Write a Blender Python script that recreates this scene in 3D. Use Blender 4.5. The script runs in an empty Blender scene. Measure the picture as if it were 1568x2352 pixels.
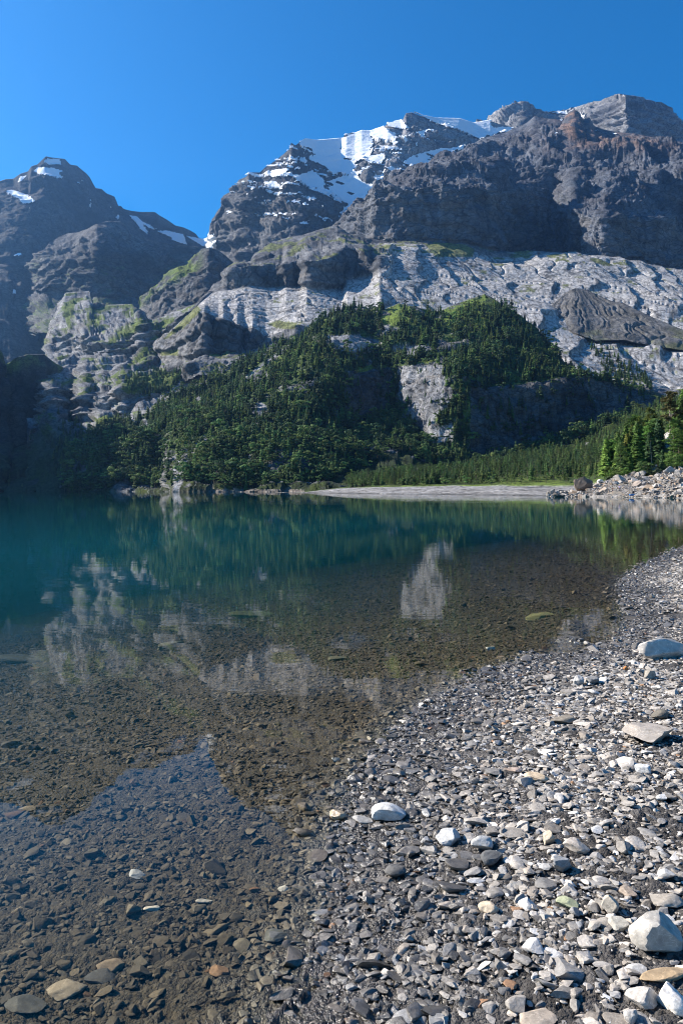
import bpy, math, random
import numpy as np
from math import radians
from mathutils import Vector, Matrix, Euler

random.seed(7); RNG = np.random.default_rng(7)
SC = bpy.context.scene
COL = SC.collection

# ------------------------------------------------------------------ camera, sky, sun, exposure
EYE = 1.6; FOC = 1800.0; HX, HY = 784.0, 1126.0          # focal length and horizon in picture units
cam_d = bpy.data.cameras.new('camera'); cam = bpy.data.objects.new('camera', cam_d); COL.objects.link(cam)
cam_d.sensor_fit = 'VERTICAL'; cam_d.sensor_height = 23.52; cam_d.lens = 18.0
cam_d.shift_y = -50/2352
cam_d.clip_start = 0.05; cam_d.clip_end = 60000
cam.location = (0, 0, EYE); cam.rotation_euler = (radians(90), 0, 0)
SC.camera = cam

SUN_AZ, SUN_EL = -72.0, 33.0                              # degrees from straight ahead (+Y), clockwise
w = bpy.data.worlds.new('World'); SC.world = w; w.use_nodes = True
nt = w.node_tree; bg = nt.nodes['Background']
sky = nt.nodes.new('ShaderNodeTexSky'); sky.sky_type = 'NISHITA'; sky.sun_disc = False
sky.sun_elevation = radians(SUN_EL); sky.sun_rotation = radians(SUN_AZ)
sky.altitude = 1600; sky.air_density = 1.0; sky.dust_density = 0.15; sky.ozone_density = 3.0
hs = nt.nodes.new('ShaderNodeHueSaturation'); hs.inputs['Saturation'].default_value = 1.5
nt.links.new(sky.outputs[0], hs.inputs['Color']); nt.links.new(hs.outputs[0], bg.inputs[0]); bg.inputs[1].default_value = 0.075
sl = bpy.data.lights.new('sun', 'SUN'); sl.energy = 5.0; sl.angle = radians(0.53); sl.color = (1.0, 0.92, 0.82)
sun = bpy.data.objects.new('sun', sl); COL.objects.link(sun)
a, e = radians(SUN_AZ), radians(SUN_EL)
SDIR = Vector((math.sin(a)*math.cos(e), math.cos(a)*math.cos(e), math.sin(e)))
sun.rotation_euler = SDIR.to_track_quat('Z', 'Y').to_euler(); sun.location = (0, 0, 50)
SC.view_settings.view_transform = 'Standard'; SC.view_settings.look = 'None'
SC.view_settings.exposure = 1.25; SC.view_settings.gamma = 1.0; SC.view_settings.use_curve_mapping = False
SC.render.engine = 'CYCLES'
SC.cycles.max_bounces = 6; SC.cycles.transparent_max_bounces = 8; SC.cycles.volume_bounces = 0
SC.cycles.diffuse_bounces = 2; SC.cycles.glossy_bounces = 3
SC.cycles.caustics_reflective = False; SC.cycles.caustics_refractive = False
SC.cycles.use_denoising = True
SC.cycles.filter_width = 1.05

# ------------------------------------------------------------------ numpy noise
_r = np.random.default_rng(3)
_perm = np.concatenate([_r.permutation(256)]*3)
_g = _r.normal(size=(256, 3)); _g /= np.linalg.norm(_g, axis=1)[:, None]
def pn(x, y, z=None):
    x = np.asarray(x, float); y = np.asarray(y, float)
    z = np.zeros_like(x) if z is None else np.asarray(z, float)
    xi = np.floor(x).astype(int); yi = np.floor(y).astype(int); zi = np.floor(z).astype(int)
    xf, yf, zf = x-xi, y-yi, z-zi
    xi &= 255; yi &= 255; zi &= 255
    u, v, t = [f*f*f*(f*(f*6-15)+10) for f in (xf, yf, zf)]
    def c(i, j, k):
        g = _g[_perm[_perm[_perm[xi+i]+yi+j]+zi+k]]
        return g[..., 0]*(xf-i) + g[..., 1]*(yf-j) + g[..., 2]*(zf-k)
    l = lambda p, q, s: p+s*(q-p)
    return 1.6*l(l(l(c(0,0,0), c(1,0,0), u), l(c(0,1,0), c(1,1,0), u), v), l(l(c(0,0,1), c(1,0,1), u), l(c(0,1,1), c(1,1,1), u), v), t)
def fbm(P, L, o=4, s=0.0, gain=.5):
    x, y, z = P; r = 0; a = 1; f = 1/L; n = 0
    for i in range(o):
        r = r + a*pn(x*f+s+i*17.3, y*f+i*5.1, z*f-s); n += a; a *= gain; f *= 2.03
    return r/n*1.4
def ridged(P, L, o=4, s=0.0, gain=.55):
    x, y, z = P; r = 0; a = 1; f = 1/L; n = 0
    for i in range(o):
        r = r + a*(1-2.6*np.abs(pn(x*f+s+i*11.7, y*f-i*7.9, z*f+s))); n += a; a *= gain; f *= 2.1
    return r/n
def cells(P, L, sz=1.0, seed=0):
    """blocky facets: every cell of a jittered grid carries a tilted plane, so the relief breaks into flat faces and steps"""
    x, y, z = P[0]/L, P[1]/L, P[2]/L*sz
    wx = .35*pn(x*1.3, y*1.3, z*1.3+seed); x = x+wx; z = z-wx*.6
    bd = np.full(x.shape, 9.0); r = np.zeros(x.shape)
    x0, y0, z0 = np.floor(x-.5).astype(int), np.floor(y-.5).astype(int), np.floor(z-.5).astype(int)
    for i in (0, 1):
        for j in (0, 1):
            for k in (0, 1):
                h = _perm[_perm[_perm[(x0+i+seed) & 255]+((y0+j) & 255)]+((z0+k) & 255)]
                g = _g[h]; g2 = _g[(h+91) & 255]
                dx = x-(x0+i+.5+g[..., 0]*.38); dy = y-(y0+j+.5+g[..., 1]*.38); dz = z-(z0+k+.5+g[..., 2]*.38)
                dd = dx*dx+dy*dy+dz*dz; v = (dx*g2[..., 0]+dy*g2[..., 1]+dz*g2[..., 2])*1.3+g2[..., 2]*.35
                m = dd < bd; bd = np.where(m, dd, bd); r = np.where(m, v, r)
    return r
def smooth(a, b, x):
    t = np.clip((x-a)/(b-a+1e-12), 0, 1); return t*t*(3-2*t)
def mix(a, b, t): return a*(1-t)+b*t
def inpoly(px, py, poly):
    px = np.asarray(px); r = np.zeros(px.shape, bool); n = len(poly)
    for i in range(n):
        x1, y1 = poly[i]; x2, y2 = poly[(i+1) % n]
        if y1 == y2: continue
        c = ((y1 > py) != (y2 > py)) & (px < (x2-x1)*(py-y1)/(y2-y1)+x1)
        r ^= c
    return r
def inpolys(px, py, polys):
    r = np.zeros(np.asarray(px).shape, bool)
    for p in polys: r |= inpoly(px, py, p)
    return r

# ------------------------------------------------------------------ helpers
def struct(o): o['kind'] = 'structure'; return o
def mesh_obj(name, V, Fq, mat=None, parent=None, cols=None, smooth_sh=True, link=True):
    """V (n,3), Fq (m,3|4) ndarray or list of faces"""
    me = bpy.data.meshes.new(name)
    V = np.asarray(V, np.float32)
    if isinstance(Fq, np.ndarray):
        m, k = Fq.shape
        me.vertices.add(len(V)); me.vertices.foreach_set('co', V.ravel())
        me.loops.add(m*k); me.loops.foreach_set('vertex_index', Fq.astype(np.int32).ravel())
        me.polygons.add(m); me.polygons.foreach_set('loop_start', np.arange(0, m*k, k, dtype=np.int32))
        me.polygons.foreach_set('loop_total', np.full(m, k, np.int32))
    else:
        me.from_pydata([tuple(map(float, v)) for v in V], [], Fq)
    me.update(calc_edges=True)
    if smooth_sh: me.polygons.foreach_set('use_smooth', np.ones(len(me.polygons), bool))
    if cols is not None:
        at = me.color_attributes.new('Col', 'FLOAT_COLOR', 'POINT')
        c = np.ones((len(V), 4), np.float32); c[:, :3] = cols[:, :3]
        if cols.shape[1] > 3: c[:, 3] = cols[:, 3]
        at.data.foreach_set('color', c.ravel())
    if mat: me.materials.append(mat)
    o = bpy.data.objects.new(name, me)
    if link: COL.objects.link(o)
    if parent: o.parent = parent
    return o
def grid_faces(nr, nc):
    i = np.arange(nr-1)[:, None]*nc + np.arange(nc-1)[None]
    return np.stack([i, i+1, i+nc+1, i+nc], -1).reshape(-1, 4)

def new_mat(name):
    m = bpy.data.materials.new(name); m.use_nodes = True
    n = m.node_tree.nodes; b = n['Principled BSDF']
    return m, m.node_tree, n, b
def link(nt, a, b): nt.links.new(a, b)

def terrain_mat(name, scale, bump, rough=.95, contrast=.5, crk=(1, 1, 2.4)):
    """base colour from the mesh attribute Col, broken up by fine procedural grain, cracks and relief"""
    m, t, n, b = new_mat(name)
    at = n.new('ShaderNodeAttribute'); at.attribute_name = 'Col'
    g = n.new('ShaderNodeNewGeometry')
    n1 = n.new('ShaderNodeTexNoise'); n1.inputs['Scale'].default_value = scale; n1.inputs['Detail'].default_value = 8; n1.inputs['Roughness'].default_value = .72
    link(t, g.outputs['Position'], n1.inputs['Vector'])
    mr = n.new('ShaderNodeMapRange'); mr.inputs[1].default_value = .3; mr.inputs[2].default_value = .7
    mr.inputs[3].default_value = 1-contrast; mr.inputs[4].default_value = 1+contrast
    link(t, n1.outputs['Fac'], mr.inputs[0])
    mx = n.new('ShaderNodeVectorMath'); mx.operation = 'SCALE'
    link(t, at.outputs['Color'], mx.inputs[0]); link(t, mr.outputs[0], mx.inputs['Scale'])
    # cracks and joints: dark earth-filled lines between blocks, flattened along the bedding
    mpp = n.new('ShaderNodeMapping'); mpp.inputs['Scale'].default_value = crk; link(t, g.outputs['Position'], mpp.inputs[0])
    dn = n.new('ShaderNodeTexNoise'); dn.inputs['Scale'].default_value = scale*.5; dn.inputs['Detail'].default_value = 4; link(t, g.outputs['Position'], dn.inputs['Vector'])
    dv = n.new('ShaderNodeVectorMath'); dv.operation = 'MULTIPLY_ADD'; link(t, dn.outputs['Color'], dv.inputs[0]); dv.inputs[1].default_value = (1.6/scale,)*3; link(t, mpp.outputs[0], dv.inputs[2])
    prev = mx
    for sc_, w_, lo in ((scale*.45, .07, .42), (scale*1.3, .09, .6)):
        vo = n.new('ShaderNodeTexVoronoi'); vo.feature = 'DISTANCE_TO_EDGE'; vo.inputs['Scale'].default_value = sc_; link(t, dv.outputs[0], vo.inputs['Vector'])
        cr = n.new('ShaderNodeMapRange'); cr.inputs[1].default_value = 0; cr.inputs[2].default_value = w_; cr.inputs[3].default_value = lo; cr.inputs[4].default_value = 1.05; link(t, vo.outputs['Distance'], cr.inputs[0])
        m2_ = n.new('ShaderNodeVectorMath'); m2_.operation = 'SCALE'; link(t, prev.outputs[0], m2_.inputs[0]); link(t, cr.outputs[0], m2_.inputs['Scale']); prev = m2_
    link(t, prev.outputs[0], b.inputs['Base Color'])
    n2 = n.new('ShaderNodeTexNoise'); n2.inputs['Scale'].default_value = scale*2.2; n2.inputs['Detail'].default_value = 7; n2.inputs['Roughness'].default_value = .78; n2.noise_type = 'RIDGED_MULTIFRACTAL'
    link(t, g.outputs['Position'], n2.inputs['Vector'])
    bp = n.new('ShaderNodeBump'); bp.inputs['Strength'].default_value = .8; bp.inputs['Distance'].default_value = bump
    link(t, n2.outputs['Fac'], bp.inputs['Height']); link(t, bp.outputs[0], b.inputs['Normal'])
    b.inputs['Roughness'].default_value = rough; b.inputs['Specular IOR Level'].default_value = .15
    return m
MAT_FAR = terrain_mat('far_rock', .05, 3.5)
MAT_MID = terrain_mat('mid_rock', .14, 1.3)
MAT_SLAB = terrain_mat('slab_rock', .09, 1.0, crk=(1, .35, .8))
MAT_NEAR = terrain_mat('near_rock', .9, .5)
def snow_mat():
    m, t, n, b = new_mat('snow')
    b.inputs['Base Color'].default_value = (.80, .84, .88, 1); b.inputs['Roughness'].default_value = .7
    g = n.new('ShaderNodeNewGeometry'); n2 = n.new('ShaderNodeTexNoise'); n2.inputs['Scale'].default_value = .02; n2.inputs['Detail'].default_value = 6
    link(t, g.outputs['Position'], n2.inputs['Vector'])
    bp = n.new('ShaderNodeBump'); bp.inputs['Distance'].default_value = 8; link(t, n2.outputs['Fac'], bp.inputs['Height']); link(t, bp.outputs[0], b.inputs['Normal'])
    return m
MAT_SNOW = snow_mat()

LAYERS = {}
def layer(name, key, lines, x0, x1, step, nrows, amp, L, colf, mat, back=(600, 500), ribs=1.0, strata=1.0, strataL=60, damp=.25, snow=None, snow_up=3.0, rough=1.0, extra=None, ampf=None, stretch=(1, 1, 1), flat_ok=False):
    """a mountain side: break lines (x, y, distance) from the crest down, joined by a real surface, then broken up by 3-D noise.
    nrows = rows between successive lines; a back slope behind the crest gives the mass its thickness."""
    xs = np.arange(x0, x1+step*.5, step)
    K = []
    for ln in lines:
        ln = np.array(ln, float)
        y = np.interp(xs, ln[:, 0], ln[:, 1]); D = np.interp(xs, ln[:, 0], ln[:, 2])
        K.append(np.stack([(xs-HX)/FOC*D, D, EYE+(HY-y)/FOC*D], -1))
    rows = []; rk = []
    top = K[0]
    bl = top.copy(); nb = 8
    dirv = top[:, :2]/np.linalg.norm(top[:, :2], axis=1)[:, None]
    for i in range(nb, 0, -1):
        p = top.copy(); t = i/nb; p[:, :2] += dirv*back[0]*t**1.3; p[:, 2] -= back[1]*t; rows.append(p); rk.append(-t)
    for k in range(len(K)-1):
        n = nrows[k]
        for i in range(n):
            t = i/n; rows.append(K[k]*(1-t)+K[k+1]*t); rk.append(k+t)
    rows.append(K[-1]); rk.append(len(K)-1)
    P = np.array(rows); rk = np.array(rk)[:, None]*np.ones(len(xs))
    def normals(P):
        dx = np.gradient(P, axis=1); dy = np.gradient(P, axis=0)
        N = np.cross(dy, dx); N /= np.linalg.norm(N, axis=2)[..., None]+1e-9
        s = np.sign((N*(P-np.array([0, 0, EYE]))).sum(-1)); N *= -s[..., None]
        return N
    # smooth the break lines a little
    Q = P.copy()
    N = normals(Q)
    for _ in range(3):
        N[1:-1] = (N[:-2]+2*N[1:-1]+N[2:])/4; N[:, 1:-1] = (N[:, :-2]+2*N[:, 1:-1]+N[:, 2:])/4
    N /= np.linalg.norm(N, axis=2)[..., None]+1e-9
    steep = smooth(.25, .75, 1-np.abs(N[..., 2]))
    X = (P[..., 0]*stretch[0], P[..., 1]*stretch[1], P[..., 2]*stretch[2])
    d = fbm(X, L, 3, 1.7)*1.25 + ridged(X, L*.6, 2, 4.2)*.4*rough + fbm(X, L*.07, 3, 6.1)*.06*rough
    cz = mix(2.2, .45, steep*min(1, ribs))
    if ribs > 0:
        d = d + cells(X, L*.62, 1.2, 3)*.55 + cells((X[0], X[1], X[2]*cz), L*.24, 1.0, 11)*.2*rough + cells((X[0], X[1], X[2]*cz), L*.09, 1.0, 23)*.13*rough
    warp = fbm(X, L*1.3, 3, 9.9)
    rb = ridged((X[0], X[1], X[2]*.12), L*.32, 4, 2.2)
    d = d + ribs*steep*rb*.55
    zz = (X[2]+warp*strataL*1.2)/strataL
    fz = zz-np.floor(zz)
    zz2 = (X[2]*3.7+warp*strataL*2.5)/strataL; fz2 = zz2-np.floor(zz2)
    d = d + strata*steep*((smooth(.0, .25, fz)-fz)*.9 + (smooth(0, .3, fz2)-fz2)*.3)
    d = d*amp
    if ampf is not None:
        px0 = HX+P[..., 0]/P[..., 1]*FOC; py0 = HY-(P[..., 2]-EYE)/P[..., 1]*FOC
        am = ampf(px0, py0, rk)*np.ones(d.shape)
        for _ in range(3):
            am[1:-1] = (am[:-2]+am[1:-1]*2+am[2:])/4; am[:, 1:-1] = (am[:, :-2]+am[:, 1:-1]*2+am[:, 2:])/4
        d = d*am
    if extra is not None: d = d + extra(P, xs[None]*np.ones(P.shape[:2]), rk)
    edge = mix(damp, 1.0, smooth(0, .55, rk))
    edge = np.where(rk < 0, damp, edge)
    P2 = P + N*(d*edge)[..., None]
    N2 = normals(P2)
    px = HX+P2[..., 0]/P2[..., 1]*FOC; py = HY-(P2[..., 2]-EYE)/P2[..., 1]*FOC
    C = colf(P2, N2, px, py, rk, steep, warp, d)
    nr, nc = P.shape[:2]
    F = grid_faces(nr, nc)
    o = struct(mesh_obj(name, P2.reshape(-1, 3), F, mat, cols=C.reshape(-1, C.shape[-1]), smooth_sh=flat_ok))
    LAYERS[key] = dict(P=P2, N=N2, px=px, py=py, rk=rk)
    if snow is not None:
        sm = snow(P2, N2, px, py, rk)
        mask = sm & (rk > -.5)
        mk = mask.reshape(-1)[F].sum(1) >= 3
        Fs = F[mk]; used = np.unique(Fs); mp = np.full(nr*nc, -1); mp[used] = np.arange(len(used))
        V = P2.reshape(-1, 3)[used] + N2.reshape(-1, 3)[used]*snow_up + np.array([0, 0, snow_up*.6])
        if len(used): struct(mesh_obj('snowfield', V, mp[Fs], MAT_SNOW))
    return o
def rgb(a, shape): return np.ones(shape+(3,))*np.array(a)
def lerpc(A, B, t): return A*(1-t[..., None])+np.asarray(B)*t[..., None]
def Z1(x, y, s=.36, ox=0, oy=0): return (ox+s*x, oy+s*y)
def R1(*p): return [(0+.36*x, 313.6-133.6*0+.36*y-0) if False else (.36*x, 313.6+.36*y) for x, y in p]
def R2(*p): return [(439+.36*x, 219.5+.36*y) for x, y in p]
def R3(*p): return [(1003.5+.36*x, 188+.36*y) for x, y in p]
def R4(*p): return [(.36*x, 690+.36*y) for x, y in p]
def R5(*p): return [(501.8+.36*x, 627+.36*y) for x, y in p]
def R6(*p): return [(1003.5+.36*x, 627+.36*y) for x, y in p]
def R46(*p): return [(250.9+.36*x, 564.5+.36*y) for x, y in p]
def R44(*p): return [(62.7+.24*x, 627.2+.24*y) for x, y in p]

ROCK = np.array((.128, .131, .138)); ROCKD = np.array((.065, .068, .075)); ROCKL = np.array((.205, .205, .205)); TAN = np.array((.19, .165, .14))
GRASS = np.array((.085, .12, .022)); GRASS2 = np.array((.12, .135, .04)); FOREST = np.array((.03, .05, .015)); SCREE = np.array((.095, .088, .085))

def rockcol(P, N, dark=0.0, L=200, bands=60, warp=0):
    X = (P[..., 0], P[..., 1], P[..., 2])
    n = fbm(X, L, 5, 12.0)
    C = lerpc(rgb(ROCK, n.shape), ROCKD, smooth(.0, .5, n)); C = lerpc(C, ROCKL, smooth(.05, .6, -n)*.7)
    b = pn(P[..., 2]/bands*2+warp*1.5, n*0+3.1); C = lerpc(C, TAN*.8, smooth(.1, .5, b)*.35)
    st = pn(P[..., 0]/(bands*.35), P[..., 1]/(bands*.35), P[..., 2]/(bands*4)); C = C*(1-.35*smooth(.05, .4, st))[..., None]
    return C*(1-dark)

# ================================================================== MOUNTAINS
# ---- far left peak
topA = [(-260, 600), (-100, 480), (0,416), (14,411.5), (32,410), (47,399), (65,393.5), (72,382), (86,377.7), (105,359), (119,362), (148,365), (162,378.4), (176,380), (196,397), (207,408), (220,431.7), (234,434), (245,444), (263,451.5), (272,474), (276.5,472), (284,480), (302,484.6), (324,487), (355,487), (364,493.6), (382,504), (403,518), (421,522), (437,529), (450,537), (459,549), (468,551), (480, 540), (487, 535), (500, 560), (560,640)]
def DA(x): return np.interp(x, [-260, 0, 60, 105, 200, 330, 470, 560], [3500, 3800, 3900, 4000, 4350, 4650, 4900, 4900])
A0 = [(x, y, DA(x)) for x, y in topA]
A1 = [(x, np.interp(x, [-260, 0, 105, 200, 330, 470, 560], [700, 520, 470, 500, 545, 580, 660]), DA(x)-np.interp(x, [0, 105, 300, 470], [350, 330, 250, 120])) for x in range(-260, 561, 40)]
A2 = [(x, np.interp(x, [-260, 0, 105, 300, 470, 560], [800, 640, 640, 640, 640, 680]), DA(x)-np.interp(x, [0, 105, 300, 470], [700, 650, 600, 350])) for x in range(-260, 561, 40)]
A3 = [(x, 1000, DA(x)-1600) for x in range(-260, 561, 40)]
snA = [R1((300,145),(380,150),(395,188),(310,188),(283,170)), R1((215,230),(240,205),(340,205),(405,228),(370,245),(420,280),(340,265),(260,250)), R1((130,265),(180,256),(142,292),(118,302)),
  R1((40,350),(90,350),(140,370),(200,390),(235,427),(150,440),(115,402),(45,370)), R1((150,455),(210,452),(195,466)), R1((820,508),(870,515),(910,550),(1010,597),(960,597),(905,562),(968,648),(900,602),(850,540)),
  R1((1000,610),(1060,605),(1170,630),(1190,695),(1150,685),(1090,667),(1090,650)), R1((1180,638),(1300,660),(1345,643),(1358,712),(1290,705),(1250,680)), R1((85,760),(130,750),(152,770),(90,774)), R1((62,920),(80,935),(108,1022),(90,1022)),
  R1((735,530),(748,500),(765,520),(745,540)), R1((570,405),(578,408),(575,460),(568,440)), R1((155,510),(175,500),(165,515)), R1((485,305),(505,293),(508,305)), R1((692,425),(697,428),(715,470),(708,470)), R1((515,290),(535,270),(530,298)), R1((425,563),(445,575),(438,580))]
def colA(P, N, px, py, rk, steep, warp, d):
    return rockcol(P, N, .58, 400, 90, warp)
layer('far_left_mountain', 'A', [A0, A1, A2, A3], -260, 556, 2.4, [60, 60, 40], 38, 420, colA, MAT_FAR, strata=.7, strataL=90, damp=.12,
      snow=lambda P, N, px, py, rk: inpolys(px, py, snA), snow_up=5, ampf=lambda px, py, rk: mix(.75, .2, inpolys(px, py, snA)))

# ---- snowy main mountain
topC = [(470,590),(482,525),(487.6,504),(500,487.7),(511,471.5),(515,450),(532.6,439),(547,414),(565,406.7),(572,396),(597,396),(608,385),(640.6,363.5),(666,342),(668,327.5),(678,334),(696,320),(727,324.6),(783,319.6),(795,306.6),(815,307.7),(830,301.6),(849,303),(880,293),(889,284),(919.6,278),(925,273.5),(932,260),(945,258),(961,265.6),(1003,274),(1054,274.4),(1086,284.5),(1124,278),(1140,284),(1200,300)]
def DC(x): return np.interp(x, [470, 515, 570, 670, 700, 790, 930, 1000, 1130, 1200], [3900, 3620, 3520, 3720, 3900, 4150, 4300, 4450, 4700, 4800])
C0 = [(x, y, DC(x)) for x, y in topC]
C1 = [(x, np.interp(x, [470, 570, 670, 800, 900, 1000, 1200], [600, 450, 395, 400, 350, 340, 350]), DC(x)-np.interp(x, [470, 600, 800, 1200], [20, 190, 420, 350])) for x in range(470, 1201, 26)]
C2 = [(x, np.interp(x, [470, 570, 700, 800, 900, 1200], [640, 520, 480, 490, 470, 470]), DC(x)-np.interp(x, [470, 600, 700, 1200], [50, 280, 640, 950])) for x in range(470, 1201, 26)]
C3 = [(x, np.interp(x, [470, 800, 1200], [680, 610, 600]), DC(x)-np.interp(x, [470, 570, 700, 1200], [120, 420, 800, 1200])) for x in range(470, 1201, 26)]
snC = [R2((690,310),(960,280),(1050,250),(1160,300),(1140,400),(1060,425),(1040,500),(1000,520),(940,500),(900,515),(850,460),(760,425),(790,390),(765,350)), R2((850,560),(1000,515),(1015,640),(905,672)), R2((675,315),(720,276),(955,274),(962,330),(920,350),(905,390),(940,450),(968,492),(900,512),(860,462),(780,425),(745,420),(790,392),(770,352),(700,330)),
  R2((1000,240),(1085,224),(1228,200),(1260,230),(1310,270),(1305,315),(1230,300),(1130,262),(1165,300),(1145,380),(1100,402),(1090,340),(1100,310),(1015,285),(1050,260)),
  R2((1240,182),(1335,158),(1352,165),(1388,218),(1368,224),(1250,203)), [(942,256),(961,262),(1003,270),(1054,271),(1086,281),(1126,274),(1130,296),(1180,294),(1170,306),(1148,308),(1100,322),(1072,310),(1040,297),(1003,288)],
  R2((640,518),(760,488),(810,520),(870,570),(830,592),(885,622),(875,655),(760,612),(700,572),(658,552)), R2((1010,515),(1060,510),(1110,570),(1165,572),(1145,622),(1065,705),(970,770),(935,762),(1000,702),(895,672),(960,642),(990,602),(925,570),(940,530),(1000,560)),
  [(922,384),(943,360),(965,353),(1003,345),(1075,336),(1003,372),(970,380)], R2((1160,528),(1230,505),(1242,545),(1190,558)), R2((460,560),(545,558),(600,608),(500,602)), R2((478,614),(680,642),(665,652),(490,627)), R2((515,488),(590,480),(620,520),(520,514)),
  R2((608,403),(680,403),(692,428),(620,420)), R2((1100,400),(1240,380),(1222,452),(1130,442)), R2((1425,235),(1505,228),(1482,285)), R2((1338,258),(1392,300),(1370,312)), R2((960,290),(1010,285),(1015,335),(975,335)), R2((980,400),(1040,410),(1035,500),(1000,490)),
  R2((370,595),(480,597),(475,607),(375,603)), R2((270,718),(340,708),(300,722)), R2((815,505),(870,515),(870,530)), R2((340,635),(362,620),(358,640)), R2((530,713),(575,716),(570,722)), R2((695,400),(725,405),(730,450),(700,430)), R2((615,675),(705,688),(700,694)), R2((420,640),(470,660),(455,645)),
  [(482, 535), (500, 545), (495, 572), (470, 570)]]
def snowC(P, N, px, py, rk):
    n = pn(P[...,0]/60, P[...,1]/60, P[...,2]/25)*9
    streak = (px > 520) & (px < 1000) & (py > 300) & (py < 520) & (px+py > 960) & (pn(P[..., 0]/170, P[..., 1]/170, (P[..., 2]+P[..., 0]*.25)/16) > .22) & (N[..., 2] > .35)
    return streak | inpolys(px+n*.6, py+n*.4, snC) & ~((pn(P[...,0]/70, P[...,1]/110, P[...,2]/45) > .48) & (py > 345))
def colC(P, N, px, py, rk, steep, warp, d):
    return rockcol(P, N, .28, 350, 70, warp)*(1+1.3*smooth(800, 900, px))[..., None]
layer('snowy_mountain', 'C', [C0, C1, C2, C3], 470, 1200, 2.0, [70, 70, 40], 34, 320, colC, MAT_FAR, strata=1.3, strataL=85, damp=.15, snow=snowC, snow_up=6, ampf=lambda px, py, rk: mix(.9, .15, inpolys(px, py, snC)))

# ---- far right summits
topD = [(1080,300),(1124,280),(1130,269),(1147.5,258),(1183.5,238.4),(1196,234),(1199,234),(1203,242),(1219.5,245.6),(1248,256.4),(1277,258),(1302,258),(1309.5,256),(1324,252),(1356,242),(1378,235),(1396,224),(1417.5,215),(1435.5,217),(1471.5,224),(1511,238.4),(1543.5,267),(1568,281.6),(1640,330),(1760,420)]
def DD(x): return np.interp(x, [1080, 1130, 1200, 1280, 1320, 1380, 1440, 1500, 1640, 1760], [5400, 5300, 5050, 5350, 5300, 5100, 4650, 5000, 5400, 5600])
D0 = [(x, y, DD(x)) for x, y in topD]
D1 = [(x, 300+.1*(x-1080), DD(x)-np.interp(x, [1080, 1200, 1280, 1430, 1568], [250, 300, 350, 120, 150])) for x in range(1080, 1761, 20)]
D2 = [(x, 400, DD(x)-600) for x in range(1080, 1761, 20)]
snD = [R3((685,188),(830,188),(835,215),(740,208)), R3((905,205),(925,208),(960,225),(925,235)), [(1090, 290), (1110, 282), (1130, 296), (1100, 310)]]
layer('far_right_summit', 'D', [D0, D1, D2], 1080, 1760, 2.4, [60, 20], 44, 300, lambda P, N, px, py, rk, s, w, d: rockcol(P, N, .0, 200, 80, w)*1.6, MAT_FAR, strata=.9, strataL=70, damp=.4, snow=lambda P, N, px, py, rk: inpolys(px, py, snD), snow_up=6, ampf=lambda px, py, rk: 1.3)

# ---- left buttress under the far peak
topB = [(62,700),(70,650),(74,619),(79,601),(108,572),(115,558),(137,544),(155,537),(180,534),(202,526),(223,515),(245,508),(274,508),(288,519),(299,537),(324,547),(360,555),(396,562),(432,566),(464,566),(500,585),(560,640)]
def DB(x): return np.interp(x, [62, 74, 110, 160, 215, 290, 400, 560], [3700, 3350, 3050, 2950, 2800, 3000, 3250, 3500])
B0 = [(x, y, DB(x)+np.interp(x, [62, 90, 160, 400], [0, 60, 260, 120])) for x, y in topB]
B1 = [(x, np.interp(x, [62, 74, 110, 150, 200, 250, 330, 440, 560], [705, 640, 612, 598, 590, 585, 590, 600, 650]), DB(x)) for x in range(62, 561, 16)]
B2 = [(x, np.interp(x, [62, 80, 120, 150, 220, 330, 400, 480, 560], [710, 665, 690, 672, 690, 690, 655, 645, 670]), DB(x)-40) for x in range(62, 561, 16)]
B3 = [(x, 770, DB(x)-550) for x in range(62, 561, 16)]
def colB(P, N, px, py, rk, steep, warp, d):
    C = rockcol(P, N, .3, 250, 60, warp)
    X = (P[..., 0], P[..., 1], P[..., 2])
    g = smooth(.42, .7, N[..., 2])*smooth(-.25, .25, fbm(X, 120, 3, 5.))*smooth(575, 625, py)
    return lerpc(C, GRASS*.9, g*.8)
layer('left_buttress', 'B', [B0, B1, B2, B3], 62, 556, 2.2, [40, 40, 40], 26, 230, colB, MAT_FAR, strata=1.0, strataL=60, damp=.2)

# ---- big dark mountain on the right
topE = [(760,560),(774,518),(785,497),(820.6,471.5),(846,446),(860,428),(892.6,414),(907,396),(943,385),(979,378),(1003,369),(1025,361),(1072,339),(1101,321),(1129.5,312),(1155,307),(1176,296),(1190,292),(1209,282),(1226.7,267),(1255,272.6),(1277,274),(1291.5,278),(1300,262),(1308,256),(1317,252),(1327,256),(1334,268),(1338,274),(1353,270),(1363,289),(1381,296),(1410,303),(1457,307),(1489.5,314),(1525.5,321),(1568,327),(1640,345),(1760,380)]
def DE(x): return np.interp(x, [760, 800, 900, 1003, 1100, 1200, 1400, 1568, 1760], [2750, 2560, 2800, 3200, 3500, 3650, 3500, 3200, 3200])
E0 = [(x, y, DE(x)) for x, y in topE]
E05 = [(x, np.interp(x, [760, 820, 900, 1003, 1130, 1300, 1450, 1568, 1760], [565, 485, 420, 400, 385, 400, 400, 410, 440]), np.interp(x, [760, 820, 900, 1003, 1130, 1300, 1450, 1568, 1760], [2740, 2520, 2580, 2800, 3000, 2950, 2900, 2750, 2700])) for x in range(760, 1761, 20)]
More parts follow.
